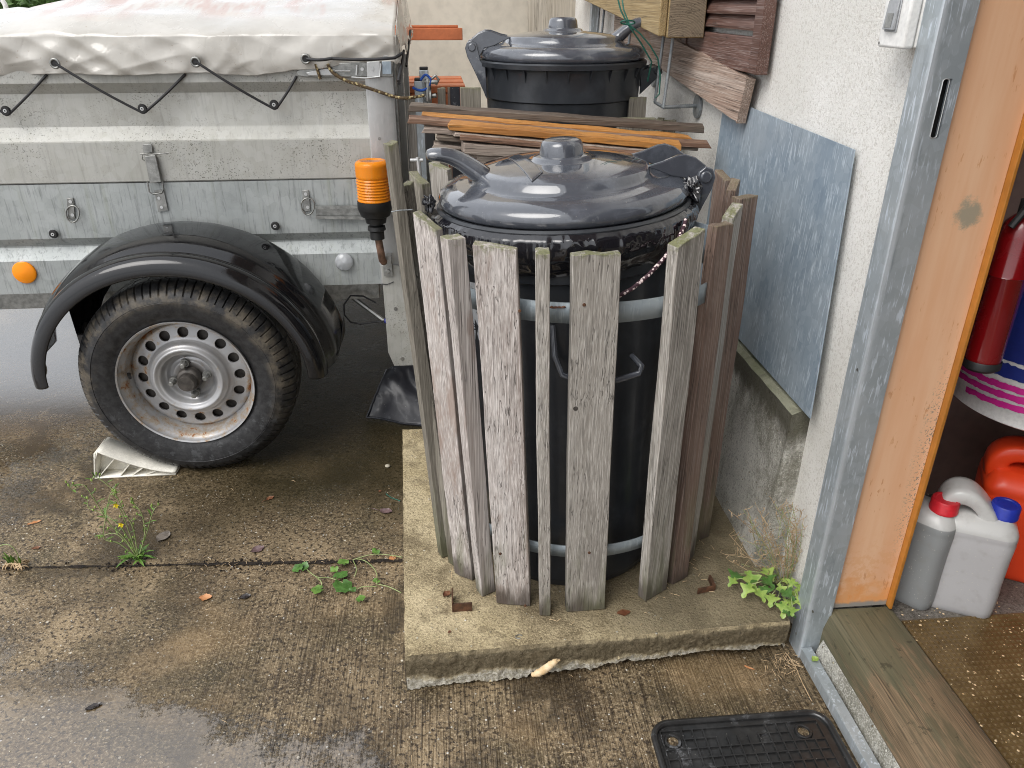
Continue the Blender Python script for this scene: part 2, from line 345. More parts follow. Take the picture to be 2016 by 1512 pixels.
def m_plastic(name, col, rough=.3, wet=.5, dust=.2, bd=.0006):
    n = NT(name); p = n.obj; g = n.noise(p, 7, 5, .6); d = n.vor(p, 220); dv = n.sep(n.vor(p, 220, outp='Color'))[0]
    drop = n.math('MULTIPLY', n.ss(d, .42, .1), n.math('GREATER_THAN', dv, .8))
    c = n.mix(n.math('MULTIPLY', n.ss(n.noise(p, 22, 5, .7), .45, .75), dust), col, tuple(min(1, q*2.2+.02) for q in col))
    if dust > .3:   # dried water marks and dust
        mk = n.math('MULTIPLY', n.ss(n.noise(p, 34, 5, .75), .56, .64), n.ss(n.noise(p, 5, 3), .45, .62)); c = n.mix(n.math('MULTIPLY', mk, .55), c, (.20, .205, .215))
        sp_ = n.math('MULTIPLY', n.ss(n.vor(p, 130), .16, .08), n.math('GREATER_THAN', n.sep(n.vor(p, 130, outp='Color'))[1], .9)); c = n.mix(n.math('MULTIPLY', sp_, .6), c, (.3, .29, .26))
    n.bump(n.math('ADD', n.math('MULTIPLY', drop, wet*.6), n.math('MULTIPLY', n.noise(p, 14, 2), .8)), .5, bd)
    wv = n.ss(n.noise(p, 9, 4, .65), .42, .62)
    return n.set(col=c, rough=n.math('MULTIPLY_ADD', wv, .18, rough-.1), coat=wet, coatr=n.math('MULTIPLY_ADD', wv, .10, .02))
def m_rim():
    n = NT('silver wheel paint with rust'); p = n.obj
    g = n.noise(p, 9, 4); r1 = n.noise(p, 24, 6, .75); x, y, z = n.sep(p)[:3]
    rad = n.math('SQRT', n.math('ADD', n.math('POWER', x, 2), n.math('POWER', z, 2)))
    edge = n.math('MAXIMUM', n.ss(n.math('ABSOLUTE', n.math('SUBTRACT', rad, .168)), .03, .004), n.math('MULTIPLY', n.ss(n.math('ABSOLUTE', n.math('SUBTRACT', rad, .125)), .008, .0), .7))
    c = n.mix(n.ss(g, .35, .65), (.36, .36, .365), (.44, .44, .445))
    c = n.mix(n.math('MULTIPLY', n.ss(n.noise(p, 40, 4), .45, .7), .25), c, (.33, .31, .27))
    rm = n.ss(n.math('ADD', r1, n.math('MULTIPLY', edge, .10)), .655, .71)
    c = n.mix(n.math('MULTIPLY', n.ss(n.math('ADD', r1, n.math('MULTIPLY', edge, .16)), .58, .70), .6), c, (.34, .24, .13))
    c = n.mix(rm, c, (.25, .10, .03))
    c = n.mix(n.math('MULTIPLY', n.ss(rad, .06, .035), .75), c, (.09, .075, .06))
    n.bump(r1, .15, .001)
    return n.set(col=c, rough=n.math('MULTIPLY_ADD', rm, .4, .36), metal=n.math('MULTIPLY_ADD', rm, -.35, .4))
def m_tyre():
    n = NT('dirty tyre rubber'); p = n.obj; g = n.noise(p, 14, 6, .7); g2 = n.noise(p, 60, 4, .7); z = n.sep(p)[2]
    x, y, z = n.sep(p)[:3]; rad = n.math('SQRT', n.math('ADD', n.math('POWER', x, 2), n.math('POWER', z, 2)))
    m = n.math('MULTIPLY', n.ss(g, .42, .66), n.ss(z, -.2, .02))
    m = n.math('MULTIPLY', m, n.ss(n.math('ABSOLUTE', n.math('SUBTRACT', rad, .265)), .04, .01))
    c = n.mix(n.ss(g2, .3, .7), (.012, .012, .013), (.035, .035, .036))
    c = n.mix(n.math('MULTIPLY', m, .8), c, (.16, .135, .1))
    pa = n.math('MULTIPLY', n.ss(n.noise(p, 38, 5, .75), .55, .62), n.ss(z, .0, -.1)); c = n.mix(n.math('MULTIPLY', pa, .3), c, (.12, .125, .13))
    n.bump(g2, .25, .0015)
    return n.set(col=c, rough=n.math('MULTIPLY_ADD', g, .5, .22), spec=.4)
def m_paint():
    n = NT('orange painted steel jamb'); p = n.pos; x, y, z = n.sep(p)[:3]
    g = n.noise(p, 5, 4)
    c = n.mix(n.ss(g, .3, .7), (.66, .27, .085), (.76, .36, .14))
    # chalky faded coat with darker runs showing
    ch = n.ss(n.math('ADD', z, n.math('MULTIPLY', n.noise(p, 9, 5, .7), .3)), .30, .36)
    faded = n.mix(n.ss(n.noise(n.scale(p, 30, 30, 2.5), 1, 4, .6), .3, .7), (.74, .44, .27), (.80, .54, .36))
    c = n.mix(n.math('MULTIPLY', ch, .8), c, faded)
    runs = n.math('MULTIPLY', n.ss(n.noise(n.scale(p, 150, 150, 30), 1, 3, .6), .62, .66), n.ss(n.noise(p, 13, 3), .5, .6))
    c = n.mix(n.math('MULTIPLY', runs, .6), c, (.52, .20, .06))
    low = n.math('MULTIPLY', n.ss(n.noise(p, 60, 4, .7), .5, .58), n.ss(z, .34, .2)); c = n.mix(n.math('MULTIPLY', low, .6), c, (.70, .36, .17))
    # bare zinc patch and chips at the edge
    d = n.math('SQRT', n.math('ADD', n.math('POWER', n.math('SUBTRACT', x, .838), 2), n.math('POWER', n.math('SUBTRACT', z, .945), 2)))
    pt = n.ss(n.math('ADD', d, n.math('MULTIPLY', n.math('SUBTRACT', n.noise(p, 60, 5, .75), .5), .05)), .030, .012)
    c = n.mix(n.math('MULTIPLY', pt, .85), c, (.30, .29, .22))
    cp = n.math('MULTIPLY', n.ss(n.noise(p, 330, 3, .6), .57, .6), n.math('MULTIPLY', n.ss(n.math('ADD', x, n.math('MULTIPLY', n.noise(p, 20, 3), .03)), .868, .893), n.ss(n.math('ABSOLUTE', n.math('SUBTRACT', z, .47)), .25, .1)))
    c = n.mix(cp, c, (.2, .2, .17))
    c = n.mix(n.ss(n.math('ADD', z, n.math('MULTIPLY', n.noise(p, 70, 3), .015)), .146, .138), c, (.3, .28, .25))
    n.bump(n.noise(p, 12, 3), .1, .002)
    return n.set(col=c, rough=.42, spec=.4)
def m_bottle(name, liquid, zl):
    n = NT(name); p = n.obj; z = n.sep(p)[2]; g = n.noise(p, 40, 4)
    c = n.mix(n.ss(z, zl-.001, zl+.001), liquid, (.66, .655, .63))
    c = n.mix(n.math('MULTIPLY', n.ss(n.noise(p, 200, 3), .66, .7), .7), c, (.7, .68, .6))
    c = n.mix(n.math('MULTIPLY', n.ss(g, .5, .8), .3), c, (.25, .22, .18))
    n.bump(g, .2, .001)
    return n.set(col=c, rough=.28, sss=.0, trans=.25)
def m_stripe(name, a, b, sc_, ax='x', rough=.8):
    n = NT(name); p = n.pos
    v = n.vor(p, sc_); c = n.mix(n.ss(v, .3, .42), a, b); n.bump(v, .8, .002)
    return n.set(col=c, rough=rough)

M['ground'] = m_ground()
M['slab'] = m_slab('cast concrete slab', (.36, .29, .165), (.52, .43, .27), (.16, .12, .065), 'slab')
M['plinth'] = m_slab('old concrete plinth', (.44, .43, .38), (.60, .58, .53), (.14, .13, .09), 'plinth')
M['conc'] = m_slab('grey concrete floor', (.15, .135, .115), (.22, .20, .175), (.07, .06, .05))
M['plaster'] = m_plaster()
M['cream'] = simple('cream painted render', (.62, .57, .48), .8, var=.08, sc_=2, space='pos', spec=.3)
M['slat'] = m_wood('weathered grey slat wood', 'z', [(.20, .18, .155), (.38, .35, .31), (.54, .51, .47)], moss=.9, wet=1)
M['slat_brown'] = m_wood('weathered red brown slat wood', 'z', [(.09, .055, .04), (.20, .135, .105), (.36, .295, .25)], moss=.3, wet=1, pale=(.36, .30, .26))
M['slat_pink'] = m_wood('pale stripped slat wood', 'z', [(.25, .20, .175), (.46, .415, .385), (.63, .59, .56)], moss=.8, wet=1, stain=(.27, .19, .15))
M['slat_dark'] = m_wood('dark weathered slat wood', 'z', [(.13, .115, .09), (.21, .19, .155), (.30, .275, .235)], moss=.6, wet=1)
M['plank_dark'] = m_wood('dark rotten board', 'x', [(.05, .035, .025), (.12, .09, .07), (.24, .2, .16)], rough=.6, pale=(.3, .26, .2))
M['plank_red'] = m_wood('old red brown board', 'x', [(.11, .05, .03), (.2, .11, .07), (.3, .2, .14)], rough=.55, pale=(.35, .26, .19))
M['plank_orange'] = m_wood('varnished orange board', 'x', [(.34, .13, .03), (.54, .24, .06), (.66, .36, .13)], rough=.42, stain=(.25, .1, .03), pale=(.72, .42, .16))
M['plank_grey'] = m_wood('grey brown board', 'x', [(.17, .13, .105), (.30, .24, .20), (.42, .36, .30)], rough=.65)
M['beam'] = m_wood('yellow brown timber beam', 'y', [(.20, .13, .05), (.34, .24, .11), (.44, .34, .19)], rough=.6, stain=(.2, .15, .08))
M['plankwall'] = m_wood('bleached pink brown plank', 'y', [(.22, .14, .10), (.38, .28, .22), (.5, .42, .36)], rough=.7, stain=(.34, .15, .07))
M['sill'] = m_wood('green stained threshold timber', 'y', [(.085, .06, .032), (.19, .135, .08), (.31, .215, .125)], rough=.55, stain=(.07, .07, .038), pale=(.42, .28, .17))
def sill_tone():
    m = M['sill']; n = NT.__new__(NT); n.m = m; n.t = m.node_tree; n.b = [q for q in n.t.nodes if q.type == 'BSDF_PRINCIPLED'][0]
    pos = [q for q in n.t.nodes if q.type == 'NEW_GEOMETRY'][0].outputs['Position']
    src = n.b.inputs['Base Color'].links[0].from_socket; y = n.sep(pos)[1]; f = n.noise(n.scale(pos, 18, 5, 18), 1, 5, .7)
    mk = n.ss(n.math('ADD', y, n.math('MULTIPLY', n.math('SUBTRACT', f, .5), .9)), .88, 1.02)
    c = n.mix(n.math('MULTIPLY', mk, .75), src, (.10, .098, .058)); c = n.mix(n.math('MULTIPLY', n.ss(n.noise(pos, 30, 4, .7), .60, .66), .7), c, (.04, .035, .02))
    n.link(c, n.b.inputs['Base Color'])
sill_tone()
M['shutter'] = m_wood('worn brown shutter paint', 'y', [(.085, .04, .03), (.13, .065, .048), (.2, .12, .1)], rough=.5, pale=(.4, .33, .3))
M['paleboard'] = m_wood('bleached pale board', 'z', [(.38, .33, .26), (.5, .45, .37), (.6, .55, .47)], rough=.7)
M['sheet'] = m_galv('blue grey zinc sheet', (.24, .31, .38), (.34, .40, .45), (.58, .66, .72), metal=.3, rough=.45, spots=.8)
M['frame'] = m_galv('galvanised door frame', (.33, .37, .39), (.43, .46, .47), (.66, .72, .78), metal=.4, rough=.42, spots=.9)
def frame_edge():  # paints a pale highlight line along the worn zinc corner
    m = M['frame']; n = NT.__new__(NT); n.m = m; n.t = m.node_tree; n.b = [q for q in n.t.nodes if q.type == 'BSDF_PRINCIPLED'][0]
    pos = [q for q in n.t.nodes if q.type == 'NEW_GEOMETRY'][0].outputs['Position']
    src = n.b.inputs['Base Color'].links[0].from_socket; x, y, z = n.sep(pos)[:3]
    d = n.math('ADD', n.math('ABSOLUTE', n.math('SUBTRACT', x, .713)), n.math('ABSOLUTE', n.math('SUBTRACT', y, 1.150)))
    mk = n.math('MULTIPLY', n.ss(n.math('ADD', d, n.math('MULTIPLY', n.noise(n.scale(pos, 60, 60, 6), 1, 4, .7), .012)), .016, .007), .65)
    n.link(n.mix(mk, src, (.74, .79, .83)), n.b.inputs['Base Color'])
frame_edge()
M['band'] = m_galv('galvanised band', (.24, .28, .30), (.32, .36, .38), (.45, .5, .52), metal=.3, spots=.4)
M['alu'] = m_galv('brushed alloy', (.46, .465, .46), (.54, .545, .54), (.68, .68, .67), metal=.5, rough=.4, spots=.25)
M['steel'] = simple('dull steel fittings', (.27, .27, .255), .36, .7, var=.3, sc_=60)
M['rebar'] = simple('galvanised rebar', (.27, .29, .3), .5, .4, var=.25, sc_=50, bump=.8, bd=.002, space='pos')
M['rust'] = simple('rusty iron', (.10, .045, .022), .7, .2, var=.5, sc_=70, bump=.8, bd=.002)
M['rustpipe'] = simple('partly rusted tube', (.22, .13, .09), .6, .3, var=.6, sc_=30)
M['panel_up'] = m_panel('speckled dirty side panel', (.37, .365, .33), (.43, .425, .39), .85, .25)
M['panel_low'] = m_panel('streaked zinc side panel', (.30, .322, .315), (.38, .40, .392), .12, .6)
M['tarp'] = m_tarp()
M['cord'] = simple('black cord', (.02, .02, .022), .55, space='pos')
M['blackpl'] = m_plastic('black fender plastic', (.006, .006, .007), .13, .1, .02, .0014)
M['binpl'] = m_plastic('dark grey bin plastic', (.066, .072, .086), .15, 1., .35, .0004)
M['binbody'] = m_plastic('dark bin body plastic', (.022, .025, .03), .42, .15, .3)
M['liner'] = m_plastic('black bin bag film', (.010, .010, .013), .16, .6, .05, .0012)
M['tip'] = simple('worn grey plastic tip', (.30, .31, .35), .5)
M['rim'] = m_rim(); M['tyre'] = m_tyre()
M['hub'] = simple('greasy hub steel', (.07, .062, .055), .5, .3, var=.5, sc_=50)
M['paint'] = m_paint()
M['paint2'] = simple('orange painted edge', (.45, .18, .03), .4, var=.15, sc_=8, space='pos')
M['brownwall'] = simple('brown painted inner wall', (.21, .14, .12), .6, var=.12, sc_=4, space='pos')
M['bottle'] = m_bottle('milky plastic with grey liquid', (.56, .55, .55), .20)
M['bottle2'] = m_bottle('milky plastic with dark liquid', (.30, .31, .31), .205)
M['redcan'] = m_plastic('orange red canister plastic', (.72, .055, .012), .4, .1, .1)
M['redpaint'] = m_plastic('dark red enamel', (.17, .003, .005), .25, .5, .05)
M['bluecap'] = simple('blue plastic cap', (.015, .03, .30), .35)
M['redcap'] = simple('red plastic cap', (.55, .02, .03), .35)
M['whitepl'] = simple('white plastic', (.80, .79, .76), .4, var=.06, sc_=15)
M['chock'] = simple('dirty white plastic', (.80, .77, .68), .45, var=.14, sc_=25, spec=.4)
M['greypl'] = simple('grey switch plastic', (.34, .35, .36), .45, var=.05)
M['rubber'] = m_plastic('wet black rubber', (.018, .018, .018), .4, .35, .5)
M['amberbase'] = simple('black lamp base', (.014, .014, .014), .55)
M['bluerope'] = simple('blue rope', (.02, .09, .42), .7, space='pos', bump=1, bd=.003, sc_=60)
M['greenwire'] = simple('green wire', (.01, .10, .07), .5, space='pos')
M['ropeb'] = m_stripe('yellow brown speckled rope', (.42, .34, .17), (.085, .055, .025), 110)
M['ropew'] = m_stripe('pink white chequered rope', (.75, .62, .6), (.05, .02, .03), 150)
M['benchwood'] = simple('orange brown stained bench wood', (.46, .14, .055), .45, var=.15, sc_=6, space='pos')
M['fabric'] = m_plastic('wet black woven sheet', (.012, .013, .018), .45, .1, .45, .001)
M['stone'] = simple('pebble', (.42, .38, .30), .6, var=.2)
M['label'] = simple('white label', (.6, .62, .64), .4, var=.05)
M['ink'] = simple('black ink', (.015, .015, .018), .5)
M['blueprint'] = simple('dark blue print', (.012, .025, .17), .35, var=.1)
M['magenta'] = simple('magenta print', (.55, .02, .24), .4, var=.1)
M['dirt'] = simple('black crumbly soil', (.035, .024, .016), .9, var=.6, sc_=80, bump=1, bd=.01, space='pos')
def m_leaf(name, a, b, rough=.45, trans=.0):
    n = NT(name); p = n.pos; g = n.noise(p, 60, 3)
    n.bump(n.noise(p, 220, 3), .4, .001)
    return n.set(col=n.mix(n.ss(g, .3, .7), a, b), rough=rough)
M['leaf'] = m_leaf('fresh green leaf', (.07, .16, .025), (.15, .27, .05))
M['leaf2'] = m_leaf('yellow green leaf', (.17, .28, .05), (.32, .42, .10))
M['leafd'] = m_leaf('dark glossy leaf', (.045, .11, .02), (.09, .2, .045), .3)
M['stem'] = m_leaf('pale green stem', (.20, .27, .09), (.34, .38, .17))
M['dry'] = m_leaf('dry straw', (.38, .27, .15), (.52, .38, .23), .8)
M['petal'] = m_leaf('yellow petal', (.80, .62, .01), (.85, .7, .02))
M['lf_brown'] = m_leaf('brown dead leaf', (.11, .04, .02), (.2, .09, .045), .35)
M['lf_purple'] = m_leaf('wet purple brown leaf', (.09, .055, .055), (.17, .11, .11), .25)
M['lf_orange'] = m_leaf('orange dead leaf', (.42, .17, .06), (.55, .27, .12), .5)
M['lf_dark'] = m_leaf('blackened leaf', (.018, .014, .014), (.04, .032, .03), .2)
M['lf_clear'] = m_leaf('thin grey leaf', (.14, .12, .10), (.22, .19, .16), .3)
M['fungus'] = m_leaf('cream fungus', (.60, .42, .22), (.75, .60, .40), .7)
M['hedge'] = m_leaf('hedge leaves', (.04, .09, .015), (.09, .17, .035), .6)
def m_amber(name, glass=True):
    n = NT(name); z = n.sep(n.obj)[2]
    
    return n.set(col=(.95, .33, .02) if glass else (.9, .28, .01), rough=.1, trans=.35 if glass else 0., ior=1.3)
M['amber'] = m_amber('amber lens'); M['amber2'] = m_amber('amber reflector', False)
def m_clear():
    n = NT('clear plastic lens'); n.bump(n.vor(n.obj, 90), .5, .002); return n.set(col=(.8, .82, .84), rough=.1, trans=.6)
M['clear'] = m_clear()
def m_mat():
    n = NT('brown moulded floor mat'); p = n.pos; g = n.noise(p, 20, 4); v = n.noise(p, 200, 2)
    c = n.mix(n.ss(g, .3, .7), (.085, .052, .018), (.13, .085, .035)); c = n.mix(n.ss(v, .7, .73), c, (.6, .5, .33))
    return n.set(col=c, rough=.35)
M['mat'] = m_mat()

# ================================================================== SETTING
WX = .74          # plaster wall plane
def structure(o): return tag(o, kind='structure')
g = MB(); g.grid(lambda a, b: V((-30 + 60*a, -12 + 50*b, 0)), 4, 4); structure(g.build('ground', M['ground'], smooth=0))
# joint between the two pours of the yard: a recessed strip filled with soil
jl, jr = on(-60, 1121, 'z', 0), on(792, 1105, 'z', 0)
g = MB()
def jf(a, b):
    p = jl.lerp(jr, a); wd = .004 + .012*max(0, mn.noise(V((a*14, 0, 0)))) + .010*min(1, max(0, (a-.50)/.08))*(.7+.6*mn.noise(V((a*9, 5, 0))))
    return V((p.x, p.y + (b-.5)*max(.0022, wd) + .004*mn.noise(V((a*30, b*3, 4))), .003 + .003*mn.noise(V((a*120, b*9, 0)))))
g.grid(jf, 160, 4); structure(g.build('ground_joint', M['dirt']))
# soil crumbs lying on the joint
g = MB()
for i in range(260):
    a = random.choice([random.random(), random.gauss(.62, .05), random.gauss(.35, .03), random.gauss(.05, .03)])
    a = min(1, max(0, a)); p = jl.lerp(jr, a) + V((0, random.gauss(0, .012), .002)); r = random.uniform(.001, .0035)
    g.lathe([(.0001, -r), (r, 0), (.0001, r)], 5, Matrix.Translation(p) @ Matrix.Rotation(random.random()*6, 4, 'X'))
tag(g.build('soil_crumbs', M['dirt']), 'black soil crumbs along the joint in the yard concrete', 'soil', kind='stuff')

# concrete slab under the enclosure
s0, s1, s2 = on(797, 1292, 'z', .088), on(1555, 1222, 'z', .088), on(790, 875, 'z', .088)
L_ = s0.copy(); L_.z = 0
g = MB(); NU, NV = 300, 60
back_y = 2.05; 
def sx(a, b):   # top sheet position
    f = s0.lerp(s1, a); bk = V((s2.x + (WX - s2.x)*a, back_y, .088)); p = f.lerp(bk, b)
    if b == 0: p.y += .002*mn.noise(V((a*20, 1, 0))) + .001*mn.noise(V((a*140, 1, 0)))
    if a == 0: p.x += .0025*mn.noise(V((b*30, 5, 0)))
    p.z += .0012*mn.noise(p*40)
    return p
g.grid(sx, NU, NV)
top_front = [sx(i/NU, 0) for i in range(NU+1)]
rows = [top_front]
for k, t in enumerate([.03, .09, .16, .24, .32, .4, .48, .56, .64, .72, .8, .88, .95, 1.]):
    row = []
    for i in range(NU+1):
        a = i/NU; f = top_front[i]
        zb = .004 + .022*a + .012*mn.noise(V((a*6, 3, 0))) + .006*mn.noise(V((a*26, 7, 0))) + .004*mn.noise(V((a*90, 7, 0)))
        zb = max(.001, zb if a > .08 else zb*a/.08)
        z = f.z + (zb - f.z)*t
        dy = -.006*min(1, t*6) + (.010*t*t*max(0, a-.3)) + .0035*mn.noise(V((a*50, t*5.5, 2)))*min(1, t*4) + .0035*mn.noise(V((a*120, t*13, 9)))*t
        row.append(V((f.x, f.y + dy, z)))
    rows.append(row)
rows.append([V((p.x, p.y+.1, max(.0, p.z-.002))) for p in rows[-1]])
vs = [p for r in rows for p in r]; n_ = NU+1
g.add(vs, [(i*n_+j, i*n_+j+1, (i+1)*n_+j+1, (i+1)*n_+j) for i in range(len(rows)-1) for j in range(NU)])
ls = [sx(0, j/NV) for j in range(NV+1)]
g.add(ls + [V((p.x-.002, p.y, 0)) for p in ls], [(j, j+1, NV+2+j, NV+1+j) for j in range(NV)])
rs_ = [sx(1, j/NV) for j in range(NV+1)]
g.add(rs_ + [V((p.x, p.y, .01)) for p in rs_], [(j, j+1, NV+2+j, NV+1+j) for j in range(NV)])
bk = [sx(i/NU, 1) for i in range(NU+1)]
g.add(bk + [V((p.x, p.y, 0)) for p in bk], [(j, j+1, NU+2+j, NU+1+j) for j in range(NU)])
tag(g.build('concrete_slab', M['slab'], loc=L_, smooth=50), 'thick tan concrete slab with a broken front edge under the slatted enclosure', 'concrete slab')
# higher block below the far bin
g = MB(); g.box(-.03, .72, 2.12, 2.85, 0, .22)
tag(g.build('concrete_block', M['plinth'], bev=.008), 'raised concrete block under the farther bin', 'concrete block')

# ------------------------------------------------------------------ garage building
gar = Thing('garage', 'white plastered garage wall with an open doorway and a brown inside wall', 'building', (WX, 2.5, 0))
g = MB(); g.box(WX, .885, 1.20, 4.6, 0, 2.9); g.box(WX, .885, -5, -1.6, 0, 2.9); g.box(WX, .885, -1.6, 1.20, 2.15, 2.9)
g.build('wall', M['plaster'], gar)
g = MB(); g.box(.886, 3.2, 1.56, 1.7, .0, 2.6); g.box(3.1, 3.2, -1.7, 1.56, 0, 2.6); g.box(.886, 3.2, -1.8, -1.7, 0, 2.6)
g.build('inner_wall', M['brownwall'], gar)
g = MB(); g.box(.8865, 3.1, -1.7, 1.56, -.02, .108); g.build('floor', M['conc'], gar)
g = MB(); g.box(.10, 3.4, -5.2, 4.8, 2.90, 3.0); g.build('roof', M['plankwall'], gar)
# plinth of the wall
g = MB(); seg = 40
def plx(z, y): return .700 - .022*max(0, (.484-z)/.4)**1.4 + .003*mn.noise(V((y*18, z*18, 0)))
g.grid(lambda a, b: V((plx(.06+.424*b, 1.342+1.5*a), 1.342+1.5*a, .06+.424*b)), 60, 16)
g.grid(lambda a, b: V((plx(.484, 1.342+1.5*a) if b == 0 else .700+.042*b, 1.342+1.5*a, .484+.018*b)), 60, 2)
g.grid(lambda a, b: V((plx(.06+.424*b, 1.342) + (.742-plx(.06+.424*b, 1.342))*a, 1.342, (.06+(.424+.018*a)*b))), 4, 16)
g.build('plinth', M['plinth'], gar)

# steel door frame: folded profile with a lock slot
FY = 1.150
fr = Thing('door_frame', 'galvanised steel door frame with a lock slot and bottom rail beside the orange jamb', 'door frame', (.712, FY, 0))
xf0, xf1 = .712, .764
sl_t, sl_b = on(1877, 155, 'y', FY), on(1846, 272, 'y', FY)
g = MB()
xa, xb = .7365, .7505; zt, zb = sl_t.z, sl_b.z
# front face around the slot
g.box(xf0, xa, FY, FY+.003, .0, 2.15); g.box(xb, xf1, FY, FY+.003, 0, 2.15)
g.box(xa, xb, FY, FY+.003, 0, zb); g.box(xa, xb, FY, FY+.003, zt, 2.15)
g.box(xf0, xf0+.003, FY+.003, FY+.048, 0, 2.15)
g.box(xf1-.003, xf1, FY+.003, FY+.048, 0, 2.15)
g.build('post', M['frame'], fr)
g = MB(); g.box(xa-.006, xb+.006, FY+.02, FY+.022, zb-.01, zt+.01); g.build('lock_plate', M['amberbase'], fr)
g = MB()
g.tube([(xa+.0045+.0048*math.cos(q)*1.1, FY-.0003, (zt-.004 if q < math.pi else zb+.004)+.004*math.sin(q)) for q in [i*math.pi/8 for i in range(17)]], .0008, 6, closed=True)
g.build('slot_rim', M['alu'], fr)
pc = on(1787, 228, 'x', .735)
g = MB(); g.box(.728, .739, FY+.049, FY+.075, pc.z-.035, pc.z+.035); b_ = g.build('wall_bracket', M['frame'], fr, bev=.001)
g = MB(); g.disc((.7275, FY+.062, pc.z), (-1, 0, 0), .006, .004, 8); g.build('screw', M['steel'], b_)
# sunken bottom rail toward the camera
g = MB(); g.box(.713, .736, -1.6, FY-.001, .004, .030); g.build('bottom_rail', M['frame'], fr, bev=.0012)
for (u, v) in [(1690, 728), (1602, 1204), (1569, 1247)]:
    p = on(u, v, 'x', .7135); g = MB(); g.disc((.7125, p.y, p.z), (-1, 0, 0), .003, .0012, 10); g.build('screw', M['steel'], fr)
p = on(1652, 1205, 'y', FY)
# orange jamb panel with folded edge
jb = Thing('door_jamb', 'faded orange painted steel jamb with a scraped grey patch', 'door jamb', (.82, FY+.01, .12))
g = MB(); g.box(.764, .886, FY+.012, FY+.016, .122, 2.15); g.build('panel', M['paint'], jb, bev=.001)
g = MB(); g.box(.886, .892, FY-.002, FY+.075, .122, 2.15); g.build('edge_strip', M['paint2'], jb, bev=.001)
p = on(2006, 405, 'y', FY+.02)
g = MB(); g.box(.886, .908, FY+.076, FY+.088, p.z-.03, p.z+.02); g.build('hinge', M['rust'], jb, bev=.002)
# threshold timber
g = MB()
def thr(a, b):
    y = -1.6 + (FY+.010+1.6)*a; prof = [(.752, .018), (.753, .078), (.760, .110), (.770, .120), (.886, .120), (.896, .116), (.898, .018)]
    x, z = prof[round(b*6)]; z += .002*mn.noise(V((x*30, y*6, z*9))); x += .0016*mn.noise(V((y*14, z*40, 3)))
    return V((x, y, z))
g.grid(thr, 150, 6); g.add([thr(1, i/6) for i in range(7)], [tuple(range(7))])
tag(g.build('threshold_timber', M['sill'], loc=(.82, .5, .02), smooth=60), 'green stained wooden threshold beam in the doorway', 'threshold')
g = MB(); g.grid(lambda a, b: V((.737+.02*b, -1.6+2.75*a, .014+.006*mn.noise(V((a*90, b*5, 0))))), 160, 5)
structure(g.build('soil_strip', M['dirt']))
# concrete ledge between rail and timber
g = MB(); g.grid(lambda a, b: V(((.7415+.0105*b), -1.6+2.74*a, .012 + .045*b**.6 + .003*mn.noise(V((a*80, b*4, 2))))), 120, 6)
structure(g.build('concrete_ledge', M['plinth']))

# ------------------------------------------------------------------ moulded mat inside
g = MB(); x0, x1, y0, y1 = .902, 1.6, .55, 1.125; px_ = .0115
nx, ny = int((x1-x0)/px_), int((y1-y0)/px_)
g.box(x0, x1, y0, y1, .109, .112)
for i in range(nx):
    for j in range(ny):
        x = x0 + (i+.5)*px_; y = y0 + (j+.5)*px_; a = .0036; h = .0035*random.uniform(.8, 1.1)
        g.add([(x-a, y-a, .1122), (x+a, y-a, .1122), (x+a, y+a, .1122), (x-a, y+a, .1122), (x, y, .1122+h)], [(0, 1, 4), (1, 2, 4), (2, 3, 4), (3, 0, 4)])
tag(g.build('floor_mat', M['mat'], loc=(1.2, .8, .109), smooth=0), 'brown studded plastic floor mat inside the doorway', 'floor mat')
g = MB()
for i in range(420):
    x, y = random.uniform(.9, 1.35), random.uniform(.6, 1.16); r = random.uniform(.0008, .0028)*(1.3 if random.random() < .1 else 1)
    g.lathe([(.0001, -r*.4), (r, 0), (.0001, r*.4)], 5, Matrix.Translation((x, y, .1145)) @ Matrix.Rotation(random.random()*6, 4, 'Z'))
tag(g.build('grit', M['fungus']), 'pale grit scattered on the brown studded mat', 'grit', kind='stuff')

